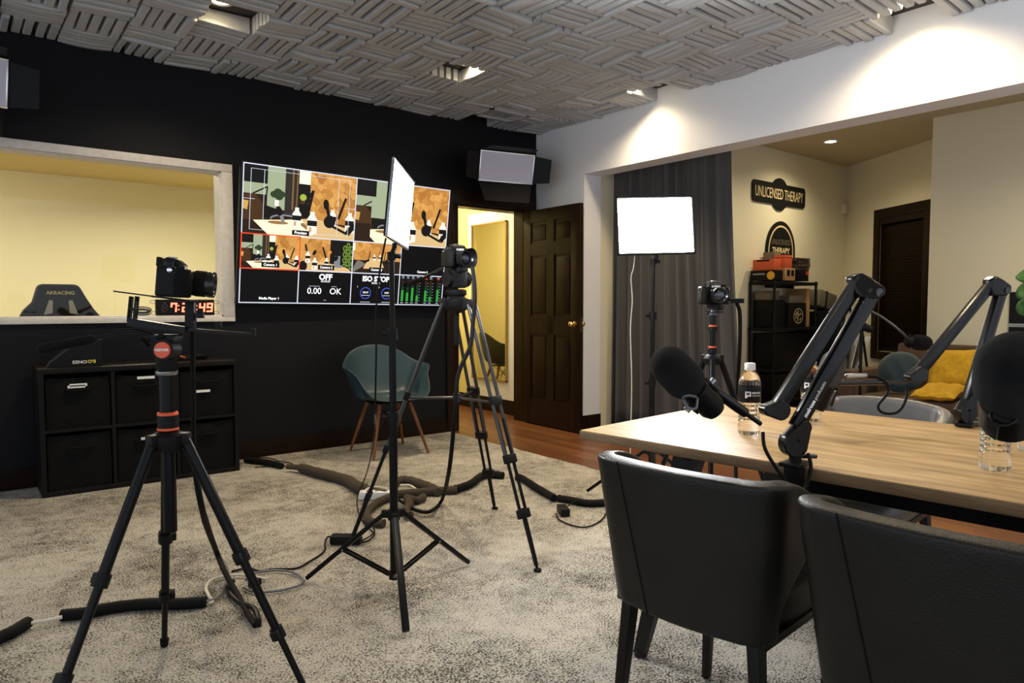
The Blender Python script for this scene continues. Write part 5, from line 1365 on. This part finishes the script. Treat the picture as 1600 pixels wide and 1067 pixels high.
# sofa
SX0, SX1, SY0, SY1 = 5.86, 6.86, 1.72, 2.96
t = thing('sofa', 'low brown fabric sofa with wooden legs in the bay', 'sofa', (6.36, 2.34, 0))
MB().b2((SX0+.05, SY0+.02, .16), (SX1-.04, SY1-.02, .33), .02).build('base', 'sofa', t, 40)
for y in ((SY0), (SY1-.15)): MB().b2((SX0, y, .17), (SX1-.1, y+.15, .60), .035).build('armrest', 'sofa', t, 40)
R_ = Matrix.Rotation(.16, 3, 'Y')
MB().box((SX1-.15, (SY0+SY1)/2-.06, .53), (.16, SY1-SY0-.16, .55), R_, .04).build('backrest', 'sofa', t, 40)
MB().b2((SX0+.02, SY0+.155, .33), (SX1-.22, SY1-.155, .405), .035).build('seat_cushion', 'sofa', t, 40)
for x in (SX0+.1, SX1-.15):
    for y in (SY0+.08, SY1-.08): MB().cyl((x, y, .0), (x, y, .17), .016, .024, 12).build('leg', 'walnut', t, 40)
def cushion(c, R, w, h, d, name, label, m, rnd=False):
    mb = MB()
    def f(u, v, s_):
        x, y = u*2-1, v*2-1
        if rnd:
            r = max(abs(x), abs(y)); L = math.hypot(x, y) or 1; x, y = x/L*r, y/L*r; k = math.sqrt(max(0, 1-r**2.4))
        else: k = (max(0, 1-x**4)*max(0, 1-y**4))**.45; q = 1-.06*(1-abs(x))*(abs(y)) ; y *= 1-.07*(1-x*x); x *= 1-.07*(1-y*y)
        return V(c)+R@V((x*w/2, y*h/2, s_*d/2*k + .004*math.sin(9*x+5*y)))
    mb.grid(lambda u, v: f(u, v, 1), 18, 18); mb.grid(lambda u, v: f(u, v, -1), 18, 18)
    return solo(mb, name, label, 'cushion', m, None, 80)
def facing(d, roll=0.):
    d = V(d).normalized(); x = V((0, 0, 1)).cross(d).normalized(); y = d.cross(x); return Matrix((x, y, d)).transposed() @ Matrix.Rotation(roll, 3, 'Z')
cushion(V((6.34, 2.165, .632)), facing((-1, -.15, .42), .08), .52, .35, .15, 'throw_pillow', 'mustard yellow knitted pillow propped against the sofa back', 'mustard')
cushion(V((5.99, 2.20, .475)), facing((-.1, -.0, 1), .1), .30, .46, .09, 'throw_pillow', 'mustard yellow pillow lying flat on the sofa seat', 'mustard')
cushion(V((6.18, 2.575, .588)), facing((-1, -.35, .30)), .35, .35, .15, 'throw_pillow', 'round dark teal pillow at the left arm of the sofa', 'teal_cloth', True)
# prints on the side wall
for (y0, z0, y1, z1, lb) in ((1.86, .985, 2.13, 1.26, 'black print with an orange flame figure on the wall right of the sofa'), (1.86, .70, 2.13, .955, 'black print with orange shapes hanging below the flame print')):
    t = thing('wall_print', lb, 'picture', (BX-.01, (y0+y1)/2, (z0+z1)/2), 0, None)
    MB().b2((BX-.02, y0, z0), (BX-.001, y1, z1)).build('panel', 'black', t, 0)
    MB().b2((BX-.024, y0, z0-.012), (BX-.001, y1, z0)).build('ledge', 'grey_metal', t, 0)
    cy0, cz0, s_ = (y0+y1)/2+.01, z0+.06, (z1-z0)*.65
    pts = [(-.25, 0), (-.12, .25), (-.3, .5), (-.1, .55), (0, 1), (.12, .6), (.3, .75), (.2, .4), (.35, .15), (.12, .2), (0, .05), (-.1, .12)]
    MB().poly([(BX-.0215, cy0+x*s_*.55, cz0+z*s_) for x, z in pts]).build('flame', mat('flame_print', srgb(235, 130, 30), .5), t, 0)
# side table with a plant
t = thing('side_table', 'small dark side table at the right end of the sofa', 'table', (6.05, 1.50, 0))
MB().lathe([(.0, .60), (.17, .60), (.175, .61), (.175, .622), (.0, .625)], mat4((6.05, 1.50, 0)), 28, False).build('top', 'dark_wood', t, 30)
for k in range(3): a = 2*PI*k/3+.4; MB().cyl((6.05+.06*math.cos(a), 1.50+.06*math.sin(a), .60), (6.05+.15*math.cos(a), 1.50+.15*math.sin(a), .0), .012, .010, 10).build('leg', 'dark_wood', t, 40)
t = thing('leafy_plant', 'round-leaved green plant in a pale vase at the right edge', 'plant', (6.06, 1.52, .626))
MB().lathe([(.0, .627), (.05, .627), (.055, .64), (.055, 1.04), (.052, 1.07), (.046, 1.07), (.046, .66)], mat4((6.06, 1.52, 0)), 24, False).build('vase', 'vase', t, 50)
mb = MB(); ms = MB()
for k in range(13):
    a = k*2.4; r = .05+.085*((k*37) % 10)/10; z = 1.16+.24*((k*53) % 13)/13
    c = V((6.06+r*math.cos(a), 1.52+r*math.sin(a)+.01, z)); ms.tube([(6.06, 1.52, 1.0), (6.06+.5*r*math.cos(a), 1.52+.5*r*math.sin(a), (1.05+z)/2), c], .003, 6, 4)
    d = (V((math.cos(a)*.5, math.sin(a)*.5, 0)) + V((-.6, -.4, .5))).normalized(); R = facing(d, a)
    L = .075+.02*((k*29) % 7)/7
    mb.grid(lambda u, v: c + R@V(((v*L)*math.cos(2*PI*u)*.95, (v*L)*math.sin(2*PI*u)*1.1 + L*.6, -.012*v*v + .008*math.sin(2*PI*u*3)*v)), 20, 4, True)
o = mb.build('leaf', 'leaf', t, 80); modif(o, 'SOLIDIFY', thickness=.0015)
o['kind'] = 'stuff'
ms.build('stem', 'leaf', t, 60)

# ================================================================== CONTROL ROOM CHAIR
cx, cyy, cz = .628, 6.3, 1.30
t = thing('racing_chair', 'dark racing-style office chair behind the control-room window', 'chair', (cx, cyy+.15, 0))
out = [(-.12, 1.305), (.10, 1.305), (.125, 1.29), (.17, 1.20), (.215, 1.12), (.26, 1.06), (.28, .95), (.27, .75), (.22, .50), (-.22, .50), (-.27, .75), (-.28, .95), (-.26, 1.06), (-.235, 1.11), (-.18, 1.17), (-.145, 1.29)]
mb = MB(); mb.prism([(x, z) for x, z in out], mat4((cx, cyy+.10, 0), Matrix((V((1, 0, 0)), V((0, 0, 1)), V((0, -1, 0)))).transposed()), .10)
o = mb.build('backrest', 'race', t, 30); modif(o, 'BEVEL', width=.015, segments=3, limit_method='ANGLE')
mb = MB()
for s_ in (-1, 1): mb.poly([(cx+s_*x, cyy-.0012, z) for x, z in ((.05, 1.18), (.075, 1.185), (.11, 1.075), (.055, 1.085))])
mb.build('slot', 'race_slot', t, 0)
MB().text('AKRACING', .036, mat4((cx, cyy-.0015, 1.238), Matrix.Rotation(PI/2, 3, 'X')), 1.0, bold=.001).build('lettering', mat('pale_thread', srgb(200, 185, 110), .6), t, 0)
MB().b2((cx-.26, cyy+.06, .42), (cx+.26, cyy+.56, .53), .03).build('seat', 'race', t, 40)
mb = MB(); mb.cyl((cx, cyy+.31, .06), (cx, cyy+.31, .42), .03, None, 14); mb.build('gas_lift', 'black', t, 40)
for k in range(5):
    a = 2*PI*k/5; m = MB(); e = V((cx+.30*math.cos(a), cyy+.31+.30*math.sin(a), .07)); m.beam((cx, cyy+.31, .10), e, .04, .03, V((0, 0, 1)), .006); m.sph(e+V((0, 0, -.035)), .034, None, 12, 8); m.build('base_leg', 'black', t, 40)

# ================================================================== CABLES ON THE RUG
def ftube(pts, r, z=None, **kw): return MB().tube([fl(x, y, .02+(z if z else (r if not isinstance(r, (list, tuple)) else r[0]))) for x, y in pts], r, **kw)
solo(ftube([(384, 718), (400, 720), (420, 723), (440, 728)], .022, seg=10, wob=.06), 'cable_bundle', 'dark bundle of cables leaving the corner of the storage unit', 'cable', 'sleeve_black')
mb = MB()
for pts in ([(382, 716), (412, 715), (430, 718), (433, 724)], [(432, 720), (456, 724), (450, 729), (440, 728)], [(398, 730), (420, 729), (436, 727)]): mb.tube([fl(x, y, .03) for x, y in pts], .004, 7, 5)
solo(mb, 'loose_cable', 'thin black cable ends beside the dark bundle near the skirting', 'cable', 'cable')
solo(ftube([(449, 729), (470, 731), (500, 739), (528, 746), (545, 752), (562, 762), (588, 768), (604, 771)], [.018, .03, .033, .032, .035, .035, .02, .02], z=.034, seg=12, wob=.05), 'cable_sleeve', 'brown-grey fabric cable sleeve running from the storage unit to the power strip', 'cable sleeve', 'sleeve')
solo(ftube([(612, 773), (640, 770), (670, 768), (696, 766), (714, 765)], .024, seg=12, wob=.05), 'cable_sleeve', 'brown-grey cable sleeve lying between the light stand and the black sleeve', 'cable sleeve', 'sleeve')
solo(ftube([(617, 754), (630, 750), (645, 752), (660, 757), (676, 763), (684, 769)], .027, seg=12, wob=.12), 'cable_sleeve', 'bunched brown-grey cable sleeve curving behind the light stand', 'cable sleeve', 'sleeve')
solo(ftube([(608, 777), (592, 784), (577, 796), (573, 806), (580, 815), (600, 818)], .022, seg=12, wob=.08), 'cable_sleeve', 'brown-grey cable sleeve looped in front of the power strip', 'cable sleeve', 'sleeve')
solo(ftube([(636, 778), (640, 788), (634, 799), (640, 806)], .024, seg=12, wob=.08), 'cable_sleeve', 'short brown-grey sleeve end pointing towards the viewer', 'cable sleeve', 'sleeve')
solo(ftube([(640, 779), (652, 782), (662, 776)], .022, seg=12, wob=.1), 'cable_sleeve', 'small brown-grey sleeve fold right of the light stand', 'cable sleeve', 'sleeve')
solo(ftube([(712, 764), (735, 756), (752, 744), (768, 741), (786, 743)], .024, seg=12, wob=.05), 'cable_sleeve', 'black braided sleeve passing between the doubled tripod legs', 'cable sleeve', 'sleeve_black')
solo(ftube([(806, 745), (815, 747), (840, 763), (866, 778)], .022, seg=12, wob=.03), 'cable_sleeve', 'black braided sleeve right of the doubled-leg tripod', 'cable sleeve', 'sleeve_black')
solo(ftube([(872, 778), (890, 781), (920, 786), (958, 784)], .020, seg=12, wob=.03), 'cable_sleeve', 'black braided sleeve disappearing behind the near chair', 'cable sleeve', 'sleeve_black')
t = thing('power_adapter', 'black power brick beside the near chair', 'power adapter', fl(880, 796, .022)); p = fl(880, 797, .042)
MB().box(p, (.05, .11, .04), rotz(-.5), .006).build('brick', 'black', t, 40)
MB().tube([fl(869, 803, .03), fl(874, 812, .025), fl(895, 821, .025), fl(918, 823, .025), fl(940, 812, .025), fl(950, 796, .03)], .004, 7, 6).build('cord', 'cable', t, 60)
MB().tube([fl(888, 790, .05), fl(900, 783, .05), fl(925, 782, .05), fl(945, 787, .04)], .004, 7, 5).build('cord', 'cable', t, 60)
t = thing('power_adapter', 'black power brick lying left of the centre light stand', 'power adapter', fl(541, 843, .022)); p = fl(541, 842, .043)
MB().box(p, (.145, .055, .04), rotz(math.radians(-40)), .006).build('brick', 'black', t, 40)
MB().tube([fl(522, 839, .04), fl(512, 839, .03), fl(508, 848, .025), fl(506, 862, .025), fl(482, 878, .025), fl(462, 888, .025), fl(430, 889, .025), fl(405, 892, .025), fl(388, 887, .025), fl(362, 893, .025)], .0045, 7, 6).build('cord', 'cable', t, 60)
MB().tube([fl(562, 847, .04), fl(575, 845, .03), fl(585, 835, .03), fl(584, 824, .03)], .004, 7, 5).build('cord', 'cable', t, 60)
t = thing('power_strip', 'white power strip between the cable sleeves on the rug', 'power strip', fl(590, 773, .022)); p = fl(588, 773, .045)
MB().box(p, (.20, .06, .045), rotz(math.radians(-38)), .006).build('strip', 'white', t, 40)
mb = MB(); e = V((math.cos(math.radians(-38)), math.sin(math.radians(-38)), 0)); nn = V((e.y, -e.x, 0))
for k in (-1, 0, 1): mb.box(p+e*k*.05+V((0, 0, .0226)), (.022, .016, .001), rotz(math.radians(-38)))
mb.build('socket', 'black', t, 0)
MB().tube([fl(568, 770, .05), fl(575, 763, .07), fl(590, 761, .06), fl(604, 764, .04)], .006, 8, 5).build('cord', 'cable_white', t, 60)
mb = MB().tube([fl(625, 758, .07), fl(640, 758, .06), fl(650, 764, .05)], .006, 8, 5)
solo(mb, 'white_cable', 'short white cable lying over the bunched sleeve', 'cable', 'cable_white')
# hanging sleeves from the cameras
mb = MB(); mb.tube([D(738, 417, 3.15), D(741, 440, 3.13), D(742, 470, 3.12), D(739, 505, 3.12), D(735, 540, 3.10), D(716, 585, 3.06), D(711, 640, 3.04), D(706, 700, 3.10), D(700, 745, 3.2), fl(690, 782, .05), fl(672, 799, .045), fl(650, 797, .045), fl(628, 784, .045), fl(615, 776, .05)], .0095, 10, 6)
solo(mb, 'camera_cable', 'thick black cable drooping from the hooded camera to the power strip', 'cable', 'sleeve_black')
mb = MB(); mb.tube([D(299, 470, 1.975), D(301, 540, 2.01), D(302, 640, 2.06), D(304, 720, 2.09), D(317, 800, 2.12), fl(336, 856, .16), fl(352, 895, .08), fl(372, 930, .045), fl(388, 960, .045), fl(399, 977, .045)], [.007, .007, .007, .009, .0105, .0105, .0105, .0105, .0105], 10, 6)
solo(mb, 'camera_cable', 'thick black cable hanging beside the left tripod down to the rug', 'cable', 'sleeve_black')
mb = MB(); mb.tube([fl(404, 978, .04), fl(404, 968, .06), fl(396, 950, .06), fl(376, 942, .04), fl(362, 930, .035), fl(357, 917, .035), fl(364, 908, .035)], .010, 8, 6)
solo(mb, 'loose_cable', 'black cable loop at the foot of the hanging cable', 'cable', 'cable')
solo(ftube([(-40, 1016), (0, 996), (20, 987), (44, 972)], .021, seg=12, wob=.02), 'cable_cover', 'black cable cover at the bottom left corner of the photo', 'cable cover', 'sleeve_black')
solo(ftube([(96, 961), (130, 958), (165, 951), (200, 946), (240, 943), (285, 943), (322, 940)], .021, seg=12, wob=.02), 'cable_cover', 'long black cable cover crossing the left tripod legs', 'cable cover', 'sleeve_black')
solo(ftube([(44, 974), (70, 970), (97, 964)], .007, z=.022, seg=8), 'white_cable', 'white cable joining the two black cable covers', 'cable', 'cable_white')
solo(ftube([(322, 942), (332, 940), (326, 930), (322, 918), (330, 906), (350, 900), (372, 898), (392, 900), (416, 905)], .006, z=.012, seg=8), 'white_cable', 'white network cable curling out of the long black cover', 'cable', 'cable_white')
solo(ftube([(322, 941), (340, 933), (352, 915), (356, 894), (350, 880), (343, 868)], .006, z=.016, seg=8), 'grey_cable', 'grey cable bending up from the end of the long cover', 'cable', 'cable_grey')
solo(ftube([(385, 906), (390, 898), (410, 893), (440, 891), (462, 896), (474, 906), (468, 914), (440, 922), (412, 925), (396, 924), (380, 918)], .005, z=.010, seg=8), 'grey_cable', 'thin grey cable lying in a wide loop by the stand foot', 'cable', 'cable_grey')
solo(MB().box(fl(398, 910, .035), (.045, .03, .026), rotz(.4), .003), 'network_plug', 'small black and clear plug in the middle of the cable loop', 'plug', 'black')

# ================================================================== WORLD, CAMERA, VIEW
w = bpy.data.worlds.new('room_world'); SC.world = w; w.use_nodes = True
bg = w.node_tree.nodes['Background']; bg.inputs['Color'].default_value = (.82, .90, 1.0, 1); bg.inputs['Strength'].default_value = .8  # cool fill light added through the sides left open behind the viewpoint
cam = bpy.data.cameras.new('camera'); co = bpy.data.objects.new('camera', cam); COL.objects.link(co)
cam.sensor_width = 36; cam.lens = FPX/1600*36; cam.clip_start = .02; cam.clip_end = 60
Mcam = Matrix((CR, CU, -CF)).transposed().to_4x4(); Mcam.translation = O; co.matrix_world = Mcam
SC.camera = co
vs = SC.view_settings; vs.view_transform = 'Standard'; vs.look = 'None'; vs.gamma = 1; vs.exposure = .6; vs.use_curve_mapping = False
cy = SC.cycles
cy.max_bounces = 8; cy.diffuse_bounces = 4; cy.glossy_bounces = 4; cy.transmission_bounces = 8; cy.transparent_max_bounces = 12
cy.sample_clamp_indirect = 6
